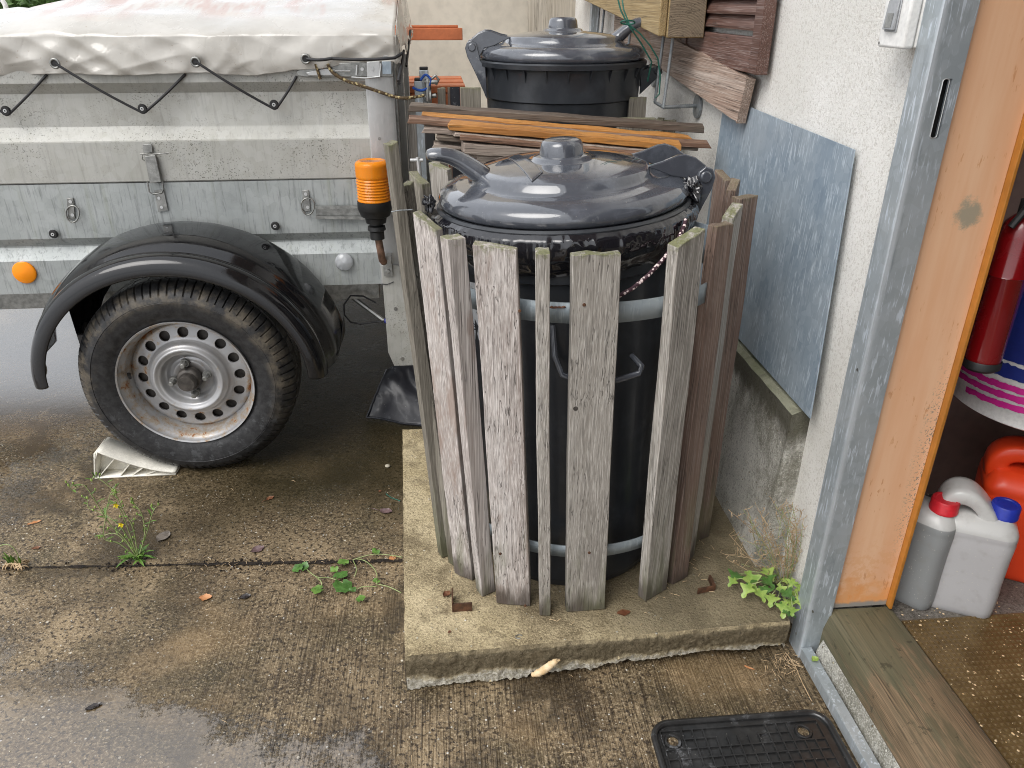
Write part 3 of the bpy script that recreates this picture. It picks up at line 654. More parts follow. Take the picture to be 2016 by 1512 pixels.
# ------------------------------------------------------------------ canisters inside
def rounded(w, d, r, n=6):
    pts = []
    for cx, cy, a0 in [(w/2-r, d/2-r, 0), (-w/2+r, d/2-r, 90), (-w/2+r, -d/2+r, 180), (w/2-r, -d/2+r, 270)]:
        for k in range(n+1):
            q = R_(a0 + 90*k/n); pts.append((cx + r*math.cos(q), cy + r*math.sin(q)))
    return pts
def loft(g, secs):
    n = len(secs[0]); base = len(g.v); g.v += [V(p) for s in secs for p in s]
    for i in range(len(secs)-1):
        for k in range(n): g.f.append((base+i*n+k, base+i*n+(k+1) % n, base+(i+1)*n+(k+1) % n, base+(i+1)*n+k))
    g.f.append(tuple(base+k for k in range(n))[::-1]); g.f.append(tuple(base+(len(secs)-1)*n+k for k in range(n)))
def canister(name, label, loc, rz, w, d, h, mat, capmat, handle=True, capx=.04, group=None, tilt=0):
    t = Thing(name, label, 'canister', loc, group, local=True, rot=(0, tilt, rz))
    g = MB(); S = []
    for z, k, r in [(0, .9, .02), (.006, .98, .025), (.02, 1, .028), (.06, 1.0, .028), (h*.30, .985, .028), (h*.55, .985, .028), (h*.70, 1, .028), (h*.715, .985, .028), (h*.73, 1, .028), (h*.78, .99, .03), (h*.82, .93, .035)]:
        S.append([(x*k, y*k, z) for x, y in rounded(w, d, r)])
    # shoulder slopes up toward the handle side (-x)
    for kx, ky, zz in [(.86, .72, h*.855), (.80, .60, h*.875)]:
        S.append([(x*kx - .004, y*ky, zz) for x, y in rounded(w, d, .03)])
    loft(g, S); body = g.build('body', mat, t, smooth=50)
    g = MB()
    if handle:   # hollow grip moulded in one piece with the shoulder
        O = [(-.50, .70), (-.52, .88), (-.49, .98), (-.41, 1.05), (-.29, 1.08), (-.15, 1.075), (-.03, 1.035), (.08, .975), (.17, .915), (.24, .86), (.24, .72), (-.12, .70)]
        Hh = [(-.30, .87), (-.335, .90), (-.325, .94), (-.29, .965), (-.24, .98), (-.18, .98), (-.13, .96), (-.08, .925), (-.04, .89), (-.05, .865), (-.12, .855), (-.22, .86)]
        n = len(O); ys = [-.034, -.026, .026, .034]
        def lp_(P, y, k): 
            return [V((x*w, y, z*h)) for x, z in P]
        vs = []
        for y, sh in zip(ys, (.9, 1, 1, .9)):
            vs += [V((x*w, y, z*h)) if sh == 1 else V(((x+.12)*w*.955-.12*w, y, (z-.88)*h*.955+.88*h)) for x, z in O]
        for y, sh in zip(ys, (.9, 1, 1, .9)):
            vs += [V((x*w, y, ((z-.915)*.72+.90)*h)) if sh == 1 else V(((x+.18)*w*1.2-.18*w, y, ((z-.915)*.86+.90)*h)) for x, z in Hh]
        fs = []
        for k in range(n):
            k2 = (k+1) % n
            for r0 in range(3): fs.append((r0*n+k, r0*n+k2, (r0+1)*n+k2, (r0+1)*n+k)); fs.append((4*n+r0*n+k, 4*n+r0*n+k2, 4*n+(r0+1)*n+k2, 4*n+(r0+1)*n+k))
            fs.append((k, k2, 4*n+k2, 4*n+k)); fs.append((3*n+k, 3*n+k2, 7*n+k2, 7*n+k))
        g.add(vs, fs)
        g.build('handle', mat, t, smooth=180, sub=1)
    g = MB(); cx = capx
    g.lathe([(.022, 0), (.022, .012)], 20, Matrix.Translation((cx, 0, h*.865)))
    nk = g.build('neck', mat, t)
    g = MB(); g.lathe([(.0265, 0), (.027, .004), (.0255, .006), (.0255, .024), (.024, .027), (.018, .0275), (.017, .0255), (.0001, .0255)], 48, Matrix.Translation((cx, 0, h*.872)),
        fn=lambda q, i, j, r, z: (r + (.0007 if i % 2 and j in (2, 3) else 0), z))
    g.build('cap', capmat, t, smooth=50)
    return t
cb = on(1895, 1205, 'z', .108); cr = on(1815, 1205, 'z', .108)
canister('canister', 'milky canister with a blue cap beside the red capped one', (1.045, 1.185, .108), R_(-28), .150, .105, .262, M['bottle'], M['bluecap'], capx=.043)
canister('canister', 'milky canister with red cap and darker liquid against the orange jamb', (.955, 1.215, .108), R_(-50), .13, .085, .262, M['bottle2'], M['redcap'], handle=False, capx=.03)
t = canister('canister', 'large orange red fuel canister at the right edge behind the blue capped one', (1.265, 1.275, .108), R_(-30), .25, .15, .285, M['redcan'], M['redcan'], capx=.09)

# hanging bucket and extinguisher on a low shelf line
pB_ = on(1893, 780, 'y', 1.37)
bk_ = Thing('paint_bucket', 'white plastic paint bucket with dark blue print and magenta brush strokes', 'bucket', (pB_.x+.178, 1.355, pB_.z-.01), local=True)
g = MB(); rb = .185
def br(z): return rb + .05*z
g.lathe([(.0001, .004), (rb-.012, .004), (rb-.006, 0), (rb, .004), (rb+.001, .03), (br(.03)+.0015, .032), (br(.3), .30), (br(.3)+.006, .30), (br(.3)+.006, .32)], 96)
bo = g.build('body', M['whitepl'], bk_, smooth=50)
def arcpatch(g, q0, q1, zf0, zf1, off=.001, n=40, rag=.004, sd_=0):
    def f(a, b):
        q = q0 + (q1-q0)*a; z0, z1 = zf0(a), zf1(a)
        z0 += rag*mn.noise(V((a*22, 0, sd_))) + .6*rag*mn.noise(V((a*75, 0, sd_))); z1 += rag*mn.noise(V((a*25, 5, sd_))) + .6*rag*mn.noise(V((a*80, 5, sd_)))
        z = z0 + (z1-z0)*b; return V((math.cos(q)*(br(z)+off), math.sin(q)*(br(z)+off), z))
    g.grid(f, n, 3)
q0, q1 = R_(136), R_(300)
g = MB(); arcpatch(g, q0, q1, lambda a: .132+.012*a, lambda a: .29, n=80, off=.0035)
g.build('print', M['blueprint'], bk_)
g = MB(); arcpatch(g, q0, q1, lambda a: .093+.02*a, lambda a: .125+.012*a, n=160, sd_=3, off=.0035); g.build('print', M['blueprint'], bk_)
g = MB()
for k, (a0, z0) in enumerate([(R_(172), .072), (R_(164), .052), (R_(182), .034)]):
    arcpatch(g, a0, q1, lambda a, z0=z0: z0+.018*a, lambda a, z0=z0: z0+.012+.022*a, n=120, sd_=7+k, rag=.003, off=.0035)
g.build('brush_stroke', M['magenta'], bk_)
g = MB(); g.box(pB_.x+.20, 1.75, 1.30, 1.558, pB_.z-.02, pB_.z-.001)
tag(g.build('shelf', M['brownwall'], loc=(1.2, 1.3, .53), bev=.002), 'brown shelf board carrying the paint bucket', 'shelf')
ep = on(1938, 718, 'y', 1.19)
ex = Thing('fire_extinguisher', 'dark red fire extinguisher hanging in front of the paint bucket', 'fire extinguisher', (ep.x-.008, 1.19, ep.z), local=True)
g = MB(); g.lathe([(.0001, 0), (.024, 0), (.030, .008), (.031, .02), (.031, .17), (.033, .172), (.031, .176), (.031, .24), (.026, .262), (.014, .275), (.0001, .278)], 32)
g.build('cylinder', M['redpaint'], ex, smooth=60)
g = MB(); g.lathe([(.0001, -.006), (.026, -.006), (.033, .0), (.033, .012), (.0315, .014)], 32); g.build('base_ring', M['amberbase'], ex)
g = MB(); g.lathe([(.012, .27), (.012, .30), (.0001, .30)], 16); g.tube([(0, 0, .29), (-.02, -.02, .285), (-.035, -.02, .26)], .006, 8); g.build('valve', M['amberbase'], ex)

# ------------------------------------------------------------------ rubber mat outside
mt = Thing('rubber_mat', 'black rubber doormat with square ribs and raised rim on the yard concrete', 'doormat', (.52, .85, 0))
mx0, mx1, my1 = .352, .70, 1.008; my0 = my1-.42
g = MB(); P = [(x, y) for x, y in rounded(mx1-mx0, my1-my0, .035)]; cx, cy = (mx0+mx1)/2, (my0+my1)/2
g.prism([(cx+x, cy+y, .0005) for x, y in P], (0, 0, .006)); g.build('sheet', M['rubber'], mt)
g = MB(); g.tube([(cx+x*.985, cy+y*.985, .008) for x, y in P], .0065, 8, closed=True); g.build('rim', M['rubber'], mt, smooth=60)
g = MB()
hol = [(mx0+.035, my1-.045), (mx1-.060, my1-.045)]
k = mx0+.028
def clear(x0, x1, y0, y1): return all(not (x0 < hx+.016 and x1 > hx-.016 and y0 < hy+.016 and y1 > hy-.016) for hx, hy in hol) 
cell = .0205
i = 0
xs = [mx0+.016+cell*i for i in range(int((mx1-mx0-.03)/cell)+1)]; ys = [my1-.022-cell*i for i in range(18)]
for x in xs:
    for a, b in zip(ys[1:], ys[:-1]):
        if clear(x-.001, x+.001, a, b) and not (.47 < x < .56 and a > my1-.052): g.box(x-.0013, x+.0013, a, b, .0064, .0105)
for y in ys:
    for a, b in zip(xs[:-1], xs[1:]):
        if clear(a, b, y-.001, y+.001) and not (.47 < a < .54 and y > my1-.050 and y < my1-.03): g.box(a, b, y-.0013, y+.0013, .0064, .0104)
g.build('rib_grid', M['rubber'], mt)
for hx, hy in hol:
    g = MB(); g.tube([(hx+.0135*math.cos(q), hy+.0135*math.sin(q), .0085) for q in [i*math.pi/10 for i in range(20)]], .0035, 6, closed=True)
    h_ = g.build('hole_ring', M['rubber'], mt, smooth=60)
    g = MB(); g.disc((hx, hy, .0066), (0, 0, 1), .011, .0006, 16); g.build('hole', M['ground'], h_)

# ------------------------------------------------------------------ zinc sheet, shutter, plank, beam, switch on the wall
g = MB(); TR = on(1682, 295, 'x', .728); BR = on(1601, 790, 'x', .712)
TL = V((.728, 2.045, 1.032)); BL = V((.712, 2.045, .505)); BR.z = .503
g.prism([TR, TL, BL, BR], (.0025, 0, 0)); tag(g.build('zinc_sheet', M['sheet'], loc=BR), 'blue grey zinc sheet leaning on the white wall above the concrete plinth', 'metal sheet')
sb = on(1770, 50, 'x', .70)
sw = Thing('light_switch', 'white surface mounted switch box with grey rocker on the white wall', 'light switch', (WX, 1.30, 1.2))
sc_c = on(1728, 92, 'x', .692); sc_r = on(1778, 97, 'x', .692); syy0, syy1 = sc_r.y, sc_c.y; sz0 = sc_c.z
hh = (syy1-syy0)*1.12
g = MB(); g.box(.690, .708, syy0, syy1, sz0, sz0+hh); g.build('cover', M['whitepl'], sw, bev=.004, bseg=3)
g = MB(); g.box(.7095, WX, syy0+.001, syy1-.001, sz0+.001, sz0+hh-.001); g.build('box', M['whitepl'], sw, bev=.003, bseg=3)
g = MB(); cyy = (syy0+syy1)/2+.003; z0 = sz0+hh*.27
g.prism([(.6895, cyy-.017, z0), (.6895, cyy+.017, z0), (.6895, cyy+.017, z0+.046), (.6895, cyy-.017, z0+.046)], (-.002, 0, 0))
g.prism([(.6875, cyy-.015, z0+.003), (.6875, cyy-.015, z0+.043), (.6855, cyy-.015, z0+.043), (.6825, cyy-.015, z0+.003)], (0, .03, 0))
rk = g.build('rocker', M['greypl'], sw, bev=.001)
g = MB(); g.prism([(.6822, cyy-.009, z0+.006), (.6822, cyy+.009, z0+.006), (.6842, cyy+.009, z0+.026), (.6842, cyy-.009, z0+.026)], (-.0004, 0, 0)); g.build('window', M['steel'], rk)
for yy, zz in [(syy0+.006, sz0+hh-.006), (syy1-.006, sz0+.006)]:
    g = MB(); g.disc((.6897, yy, zz), (-1, 0, 0), .002, .0005, 8); g.build('screw', M['steel'], sw)

# shutter
sn = on(1487, 148, 'x', .700); sh = Thing('window_shutter', 'worn brown wooden louvred shutter on the white wall', 'shutter', (.70, 1.9, 1.1))
dirv = V((math.sin(R_(.8)), math.cos(R_(.8)), 0)).normalized(); nrm_ = V((dirv.y, -dirv.x, 0))
def sp(s_, z, d=0): p = sn + dirv*s_ + nrm_*d; return V((p.x, p.y, z))
zb_ = sn.z
def sbox(g, s0_, s1_, z0_, z1_, d0, d1): g.prism([sp(s0_, z0_, d0), sp(s1_, z0_, d0), sp(s1_, z1_, d0), sp(s0_, z1_, d0)], nrm_*(d1-d0))
g = MB(); sbox(g, 0, .05, zb_, zb_+.9, 0, .028); g.build('stile', M['shutter'], sh, bev=.002)
g = MB(); sbox(g, .58, .63, zb_, zb_+.9, 0, .028); g.build('stile', M['shutter'], sh, bev=.002)
g = MB(); sbox(g, .05, .58, zb_, zb_+.075, .004, .024); g.build('bottom_rail', M['shutter'], sh, bev=.002)
for k in range(18):
    z = zb_+.088+.032*k; g = MB()
    g.prism([sp(.05, z, .004), sp(.05, z+.006, .003), sp(.05, z+.034, .020), sp(.05, z+.028, .022)], dirv*.53); g.build('louvre', M['shutter'], sh)
# plank on the wall
pA, pB = on(1470, 155, 'x', .700), on(1450, 243, 'x', .700)
pC = on(1240, 28, 'x', .700); sl = V((0, .66, .061)).normalized()
pE = V((.700, pA.y+1.5, pA.z+1.5*.093)); hgt = (pA.z-pB.z)
g = MB(); NN = 40
def pk(a, b):
    q = V((.70, pA.y+.0+1.5*a, pA.z+1.5*a*.093)); prof = [(0, -hgt), (0, 0), (.022, 0), (.022, -hgt), (0, -hgt)][round(b*4)]
    lx = .03*(1 - (prof[1]+hgt)/hgt) if a == 0 else 0
    return q + V((prof[0], lx + (.0015*mn.noise(V((a*40, b, 0)))), prof[1] + .002*mn.noise(V((a*25, b, 0)))))
g.grid(pk, NN, 4); g.add([pk(0, i/4) for i in range(4)], [(0, 1, 2, 3)]); g.add([pk(1, i/4) for i in range(4)], [(3, 2, 1, 0)])
tag(g.build('wall_plank', M['plankwall'], loc=pA), 'bleached brown plank fixed slanting on the white wall below the shutter', 'plank')
for s_ in (.10, .42):
    pass
# heavy timber hanging in rebar stirrups
bA = on(1312, 75, 'y', 2.20); bB = on(1386, 70, 'y', 2.20); rise = .075
bw = bB.x - bA.x; bh = .13
tb = Thing('timber_beam', 'heavy yellowish timber with cracked end grain held in rebar hangers', 'timber beam', (bA.x, 2.2, bA.z))
M['endgrain'] = m_slab('end grain', (.33, .25, .15), (.42, .33, .21), (.2, .14, .08))
def mk_end():
    n = NT('cracked end grain'); p = n.obj
    v = n.scale(p, 1, 1, 1); d = n.node('ShaderNodeVectorMath', operation='LENGTH'); mp = n.node('ShaderNodeMapping'); n.link(p, mp.inputs[0]); mp.inputs['Location'].default_value = (-.03, 0, .03)
    n.link(mp.outputs[0], d.inputs[0]); rr = n.math('ADD', n.math('MULTIPLY', d.outputs['Value'], 1100), n.math('MULTIPLY', n.noise(p, 20, 3), 9))
    s = n.math('SINE', rr); c = n.mix(n.math('MULTIPLY_ADD', s, .25, .4), (.27, .21, .14), (.15, .115, .08))
    c = n.mix(n.math('MULTIPLY', n.ss(n.noise(p, 40, 4), .5, .7), .4), c, (.14, .11, .075))
    ck = n.ss(n.math('ABSOLUTE', n.math('SUBTRACT', n.noise(n.scale(p, 25, 25, 60), 1, 4, .6, 1.), .5)), .01, .002); c = n.mix(ck, c, (.03, .02, .015))
    n.bump(n.math('ADD', s, n.math('MULTIPLY', ck, -4)), .3, .001); return n.set(col=c, rough=.8)
M['end'] = mk_end()
g = MB()
for (x0_, x1_) in [(bA.x-.022, bA.x-.001), (bA.x, bB.x)]:
    gg = MB(); dz = .0 if x0_ == bA.x else .004
    ya = 2.2 if x0_ == bA.x else 2.203
    gg.prism([(x0_, ya, bA.z+dz), (x0_, ya+2.0, bA.z+dz+2*rise), (x0_, ya+2, bA.z+bh+2*rise), (x0_, ya, bA.z+bh)], (x1_-x0_, 0, 0))
    gg.build('timber' if x0_ == bA.x else 'side_board', M['beam'], tb, bev=.003)
g = MB(); g.prism([(bA.x+.003, 2.198, bA.z+.003), (bB.x-.003, 2.198, bA.z+.003), (bB.x-.003, 2.198, bA.z+bh-.003), (bA.x+.003, 2.198, bA.z+bh-.003)], (0, .003, 0)); g.build('end_face', M['end'], tb)
# rebar hangers
def twist(pts, r):   # ribbed rod
    g = MB(); P = [V(p) for p in pts]; Q = []; rs = []
    for a, b in zip(P[:-1], P[1:]):
        n = max(2, int((b-a).length/.0035))
        for i in range(n): Q.append(a.lerp(b, i/n)); rs.append(r*(1.0 if i % 2 else 1.16))
    Q.append(P[-1]); rs.append(r)
    return g.tube(Q, rs, 8)
for k, (yy, rp) in enumerate([(2.27, on(1378, 215, 'x', WX)), (2.78, None), (3.25, None)]):
    dz = (yy-2.27)*rise
    c1 = on(1308, 212, 'y', 2.24); c1.y = yy-.02; c1.z += dz*1.0; c2 = c1 + V((-.002, .09, 0.004))
    hb = Thing('rebar_hanger', ['ribbed steel hanger nearest the camera with a round wall plate', 'ribbed steel hanger behind the nearest one under the timber', 'farthest ribbed steel hanger below the timber'][k], 'hanger', (WX, yy, c1.z), 'rebar hangers under the timber')
    topz = bA.z + dz + .02
    twist([c1 + V((0, 0, 0)), V((c1.x+.012, c1.y, topz))], .0042).build('rod', M['rebar'], hb, smooth=60)
    twist([c2, V((c2.x+.012, c2.y, topz))], .0042).build('rod', M['rebar'], hb, smooth=60)
    twist([c1, c2], .0042).build('rod', M['rebar'], hb, smooth=60)
    e = V((WX-.008, c1.y+.03, c1.z)); twist([c1, e], .0048).build('rod', M['rebar'], hb, smooth=60)
    g = MB(); g.disc((WX-.009, e.y, e.z-.002), (1, 0, 0), .033, .008, 32); g.build('wall_plate', M['rebar'], hb, bev=.001)
# green wires
wy = 2.15
def W(*px): return [on(u, v, 'y', yy) for u, v, yy in px]
g = MB(); g.tube(W((1212, -20, 2.3), (1222, 20, 2.28), (1235, 46, 2.27), (1262, 85, 2.27), (1283, 122, 2.27), (1275, 160, 2.29)), .0022, 6)
g.tube(W((1222, -20, 2.3), (1228, 20, 2.27), (1240, 50, 2.26), (1260, 66, 2.25), (1280, 90, 2.25), (1295, 115, 2.25), (1300, 150, 2.25), (1298, 185, 2.25), (1290, 193, 2.25)), .0022, 6)
g.tube([on(1236+14*math.cos(q), 44+4*math.sin(q), 'y', 2.25+.01*math.sin(q)) for q in [i*.5 for i in range(13)]], .0022, 6)
tag(g.build('green_wire', M['greenwire'], loc=on(1240, 50, 'y', 2.25), smooth=60), 'thin green wire looped round the far bin handle below the timber', 'wire')

# ------------------------------------------------------------------ far background
BW = 4.6
g = MB(); g.box(-.35, 2.6, BW, BW+.25, 0, 3.0); tag(g.build('house_wall', M['cream'], loc=(.6, BW, 0)), 'smooth cream rendered wall behind the bins', 'wall')
a_, b_2 = on(1040, 60, 'y', BW-.05), on(1163, 60, 'y', BW-.05)
g = MB(); g.box(a_.x, b_2.x, BW-.05, BW-.01, .3, 2.4); tag(g.build('wood_panel', M['paleboard'], loc=(a_.x, BW-.05, .3), bev=.003), 'bleached upright wooden panel against the cream wall', 'panel')
a_, b_2 = on(1163, 60, 'y', 3.6), on(1180, 60, 'y', 3.6)
g = MB(); g.box(a_.x, b_2.x, 3.6, 3.64, 0, 2.4); g.box(a_.x-.01, b_2.x+.01, 3.59, 3.65, .0, .01); tag(g.build('steel_post', M['frame'], loc=(a_.x, 3.6, 0), bev=.002), 'square galvanised post beside the bleached panel', 'post')
a_, b_2 = on(1181, 60, 'y', 3.9), on(1225, 60, 'y', 3.9)
g = MB(); g.box(a_.x, b_2.x+.25, 3.9, 3.95, .4, 1.24); g.box(a_.x+.02, b_2.x+.2, 3.88, 3.9, .5, 1.1); tag(g.build('dark_cabinet', M['shutter'], loc=(a_.x, 3.9, .4), bev=.004), 'dark brown wooden board behind the steel post', 'board')
# bench
be = Thing('garden_bench', 'orange brown wooden bench in front of the cream wall', 'bench', (.0, 3.9, 0))
q1_ = on(911, 79, 'y', 4.1); q2_ = on(911, 55, 'y', 4.1)
g = MB(); g.box(-1.2, q1_.x, 4.10, 4.14, q1_.z, q2_.z); g.box(-1.2, q1_.x-.02, 4.12, 4.15, q2_.z, q2_.z+.012); g.build('backrest', M['benchwood'], be, bev=.003)
sa = on(916, 168, 'y', 3.45); 
for k in range(3):
    g = MB(); g.box(-1.2, sa.x-.003*k, 3.45+.125*k, 3.45+.125*k+.118, sa.z-.03, sa.z+.004*k); g.build('seat_slat', M['benchwood'], be, bev=.004)
g = MB(); g.box(-1.2, sa.x-.01, 3.455, 3.48, sa.z-.12, sa.z-.031); g.build('apron', M['benchwood'], be, bev=.003)
for x_ in (-1.0, sa.x-.08):
    for y_ in (3.5, 3.78):
        g = MB(); g.box(x_, x_+.05, y_, y_+.05, 0, sa.z-.121); g.build('leg', M['benchwood'], be)
# hedge seen over the tarpaulin
g = MB()
for i in range(9000):
    x, y, z = random.uniform(-6.5, -1.2), random.uniform(8.7, 9.35), random.uniform(.3, 1.55)
    a = random.uniform(.03, .06); q = Matrix.Translation((x, y, z)) @ Matrix.Rotation(random.random()*6, 4, V((random.random()-.5, random.random()-.5, random.random()-.5)).normalized())
    g.add([q @ V(p) for p in [(-a, 0, 0), (0, -a*.5, 0), (a, 0, 0), (0, a*.5, .01)]], [(0, 1, 2, 3)])
g.box(-7, -1.1, 9.3, 9.5, 0, 1.35)
tag(g.build('hedge', M['hedge'], loc=(-3.5, 9, 0), smooth=0), 'green hedge beyond the white tarpaulin', 'hedge')
pw = on(2, 14, 'y', 3.9); g = MB(); g.tube([pw + V((-.2+.05*math.cos(q)+.17, 0, .05*math.sin(q))) for q in [i*math.pi/12 for i in range(24)]], .010, 10, closed=True); g.tube([pw+V((-.03, 0, -.05)), pw+V((-.03, 0, -1.1))], .01, 8)
tag(g.build('white_hoop', M['whitepl'], loc=pw, smooth=60), 'white tubular hoop behind the tarpaulin at the left edge', 'hoop')

# ================================================================== ENCLOSURE(S)
def slat_mb(pb, pt, wb, wt, th, yaw, sd_, cut=0):
    g = MB(); g.topd = []; N = 16; ax = (pt-pb); wd = V((math.cos(yaw), math.sin(yaw), 0)); td = V((-math.sin(yaw), math.cos(yaw), 0))
    for i in range(N+1):
        t_ = i/N; c = pb + ax*t_; c += wd*.003*mn.noise(V((t_*3, sd_, 0))) + td*.003*mn.noise(V((t_*3, sd_, 9)))
        w_ = (wb + (wt-wb)*t_)/2; h_ = th/2
        for k, (a, b) in enumerate([(-1, -1), (-.33, -1), (.33, -1), (1, -1), (1, 1), (.33, 1), (-.33, 1), (-1, 1)]):
            j = .0009*mn.noise(V((t_*40, sd_+k*3, 1)))
            p = c + wd*(a*w_ + j) + td*(b*h_ + j)
            if i == N: p.z += cut*a*w_ + .005*mn.noise(V((k*1.7, sd_, 2))) - .001
            if i == 0: p.z = max(p.z + .003*mn.noise(V((k*1.7, sd_, 5))), pb.z-.002)
            g.v.append(p); g.topd.append(ax.length*(1-t_))
    for i in range(N):
        for k in range(8): g.f.append((i*8+k, i*8+(k+1) % 8, (i+1)*8+(k+1) % 8, (i+1)*8+k))
    g.f.append(tuple(range(8))[::-1]); 
    b0 = N*8; g.f += [(b0, b0+1, b0+6, b0+7), (b0+1, b0+2, b0+5, b0+6), (b0+2, b0+3, b0+4, b0+5)]
    return g
ZS = .0895
en = Thing('slatted_enclosure', 'ring of weathered upright wooden slats round the nearer bin', 'bin enclosure', (.27, 1.5, ZS))
# base px, top px, y at top, widths (bottom, top), thickness, yaw(deg), material
SL = [
 ((879, 1089), (768, 279), 1.455, .034, .020, .026, 22, 'slat_dark', .2),
 ((899, 1105), (797, 360), 1.50, .030, .026, .020, 40, 'slat_dark', .2),
 ((917, 1131), (842, 432), 1.335, .050, .050, .020, -38, 'slat_pink', -.5),
 ((957, 1163), (892, 464), 1.285, .034, .036, .026, 28, 'slat_pink', .0),
 ((1010, 1184), (976, 481), 1.232, .074, .072, .022, -12, 'slat_pink', -.1),
 ((1073, 1203), (1067, 492), 1.198, .024, .023, .030, -5, 'slat', 0),
 ((1151, 1195), (1172, 496), 1.205, .083, .081, .022, 1, 'slat', .02),
 ((1284, 1165), (1352, 464), 1.245, .066, .066, .024, 32, 'slat', .35),
 ((1331, 1138), (1420, 441), 1.335, .048, .046, .022, 30, 'slat_brown', 0),
 ((1350, 1100), (1443, 412), 1.385, .050, .045, .022, 50, 'slat', .4),
 ((1374, 1058), (1468, 385), 1.46, .050, .050, .022, 25, 'slat_brown', 0),
]
k = 0
ringb, ringt = [], []
for pb_, pt_, yt, wb, wt_, th, yw, mt_, cut in SL:
    pb = on(*pb_, 'z', ZS); pt = on(*pt_, 'y', yt); k += 1
    slat_mb(pb, pt, wb, wt_, th, R_(yw), k*7.3, cut).build('slat', M[mt_], en, bev=.0015)
for (u, v), yt, w_, yw, mt_ in [((1445, 362), 1.57, .045, 60, 'slat_brown'), ((1425, 343), 1.68, .05, 100, 'slat_brown'), ((1345, 300), 1.80, .05, 150, 'slat'),
                           ((826, 348), 1.56, .055, 118, 'slat_dark'), ((866, 325), 1.68, .045, 150, 'slat'), ((960, 300), 1.79, .05, 170, 'slat'), ((1150, 300), 1.83, .05, 180, 'slat')]:
    k += 1; pt = on(u, v, 'y', yt); pb = V((.278 + (pt.x-.25)*.87, 1.50 + (yt-1.52)*.9, ZS))
    if v == 300: pt.z = .86
    slat_mb(pb, pt, w_, w_, .02, R_(yw), k*7.3, .3).build('slat', M[mt_], en, bev=.0015)
def band(z, cx, cy, rx, ry, h, mat, parent, q0=0, q1=360, tiltx=0):
    g = MB(); n = 90
    g.grid(lambda a, b: (lambda q: V((cx+rx*math.cos(q), cy+ry*math.sin(q), z+h*(b-.5) + tiltx*math.cos(q))))(R_(q0+(q1-q0)*a)), n, 1)
    return g.build('band', mat, parent, solid=.003)
zm = on(1100, 617, 'y', 1.235).z; zl_ = on(1100, 1086, 'y', 1.262).z
band(zm, .262, 1.50, .290, .270, .038, M['band'], en)
band(zl_, .277, 1.50, .262, .243, .028, M['band'], en)
for u, v, y_, zz in [(1257, 600, 1.255, 0), (1222, 1080, 1.27, 0)]:
    p = on(u, v, 'y', y_); g = MB(); g.disc(p + V((0, .0, 0)), (0.3, -1, 0), .005, .003, 10); g.build('screw', M['steel'], en)
p0, p1 = on(1347, 430, 'y', 1.45), on(1402, 446, 'y', 1.40)
g = MB(); g.prism([p0 + V((0, 0, .0)), p1, p1 - V((0, 0, .02)), p0 - V((0, 0, .022))], (.001, .004, 0)); g.build('angle_bracket', M['sheet'], en)
g = MB(); g.tube([on(u, v, 'y', 1.425) for u, v in [(770, 417), (786, 414), (812, 413)]], .0011, 6); g.build('tie_wire', M['rebar'], en)
for (u, v, y_) in [(1023, 612, 1.222), (1034, 1192, 1.243), (1150, 600, 1.197), (1160, 1088, 1.222), (1068, 610, 1.19), (985, 1090, 1.232)]:
    g = MB(); g.disc(on(u, v, 'y', y_), (0, -1, 0), .0032, .0022, 10, .0024); g.build('screw', M['rust'], en)
p = on(1133, 804, 'y', 1.209); g = MB(); g.disc(p, (0, -1, 0), .0045, .001, 12); g.build('knot_hole', M['hub'], en)

# rope hanging on bin
P = [on(u, v, 'y', y_) for u, v, y_ in [(1350, 432, 1.335), (1347, 445, 1.325), (1336, 470, 1.30), (1305, 512, 1.262), (1275, 543, 1.245), (1245, 568, 1.238), (1220, 582, 1.236), (1180, 592, 1.24)]]
g = MB(); g.tube(P, .0038, 8); tag(g.build('chequered_rope', M['ropew'], loc=P[3], smooth=60), 'pink and white chequered rope hanging beside the nearer bin', 'rope')

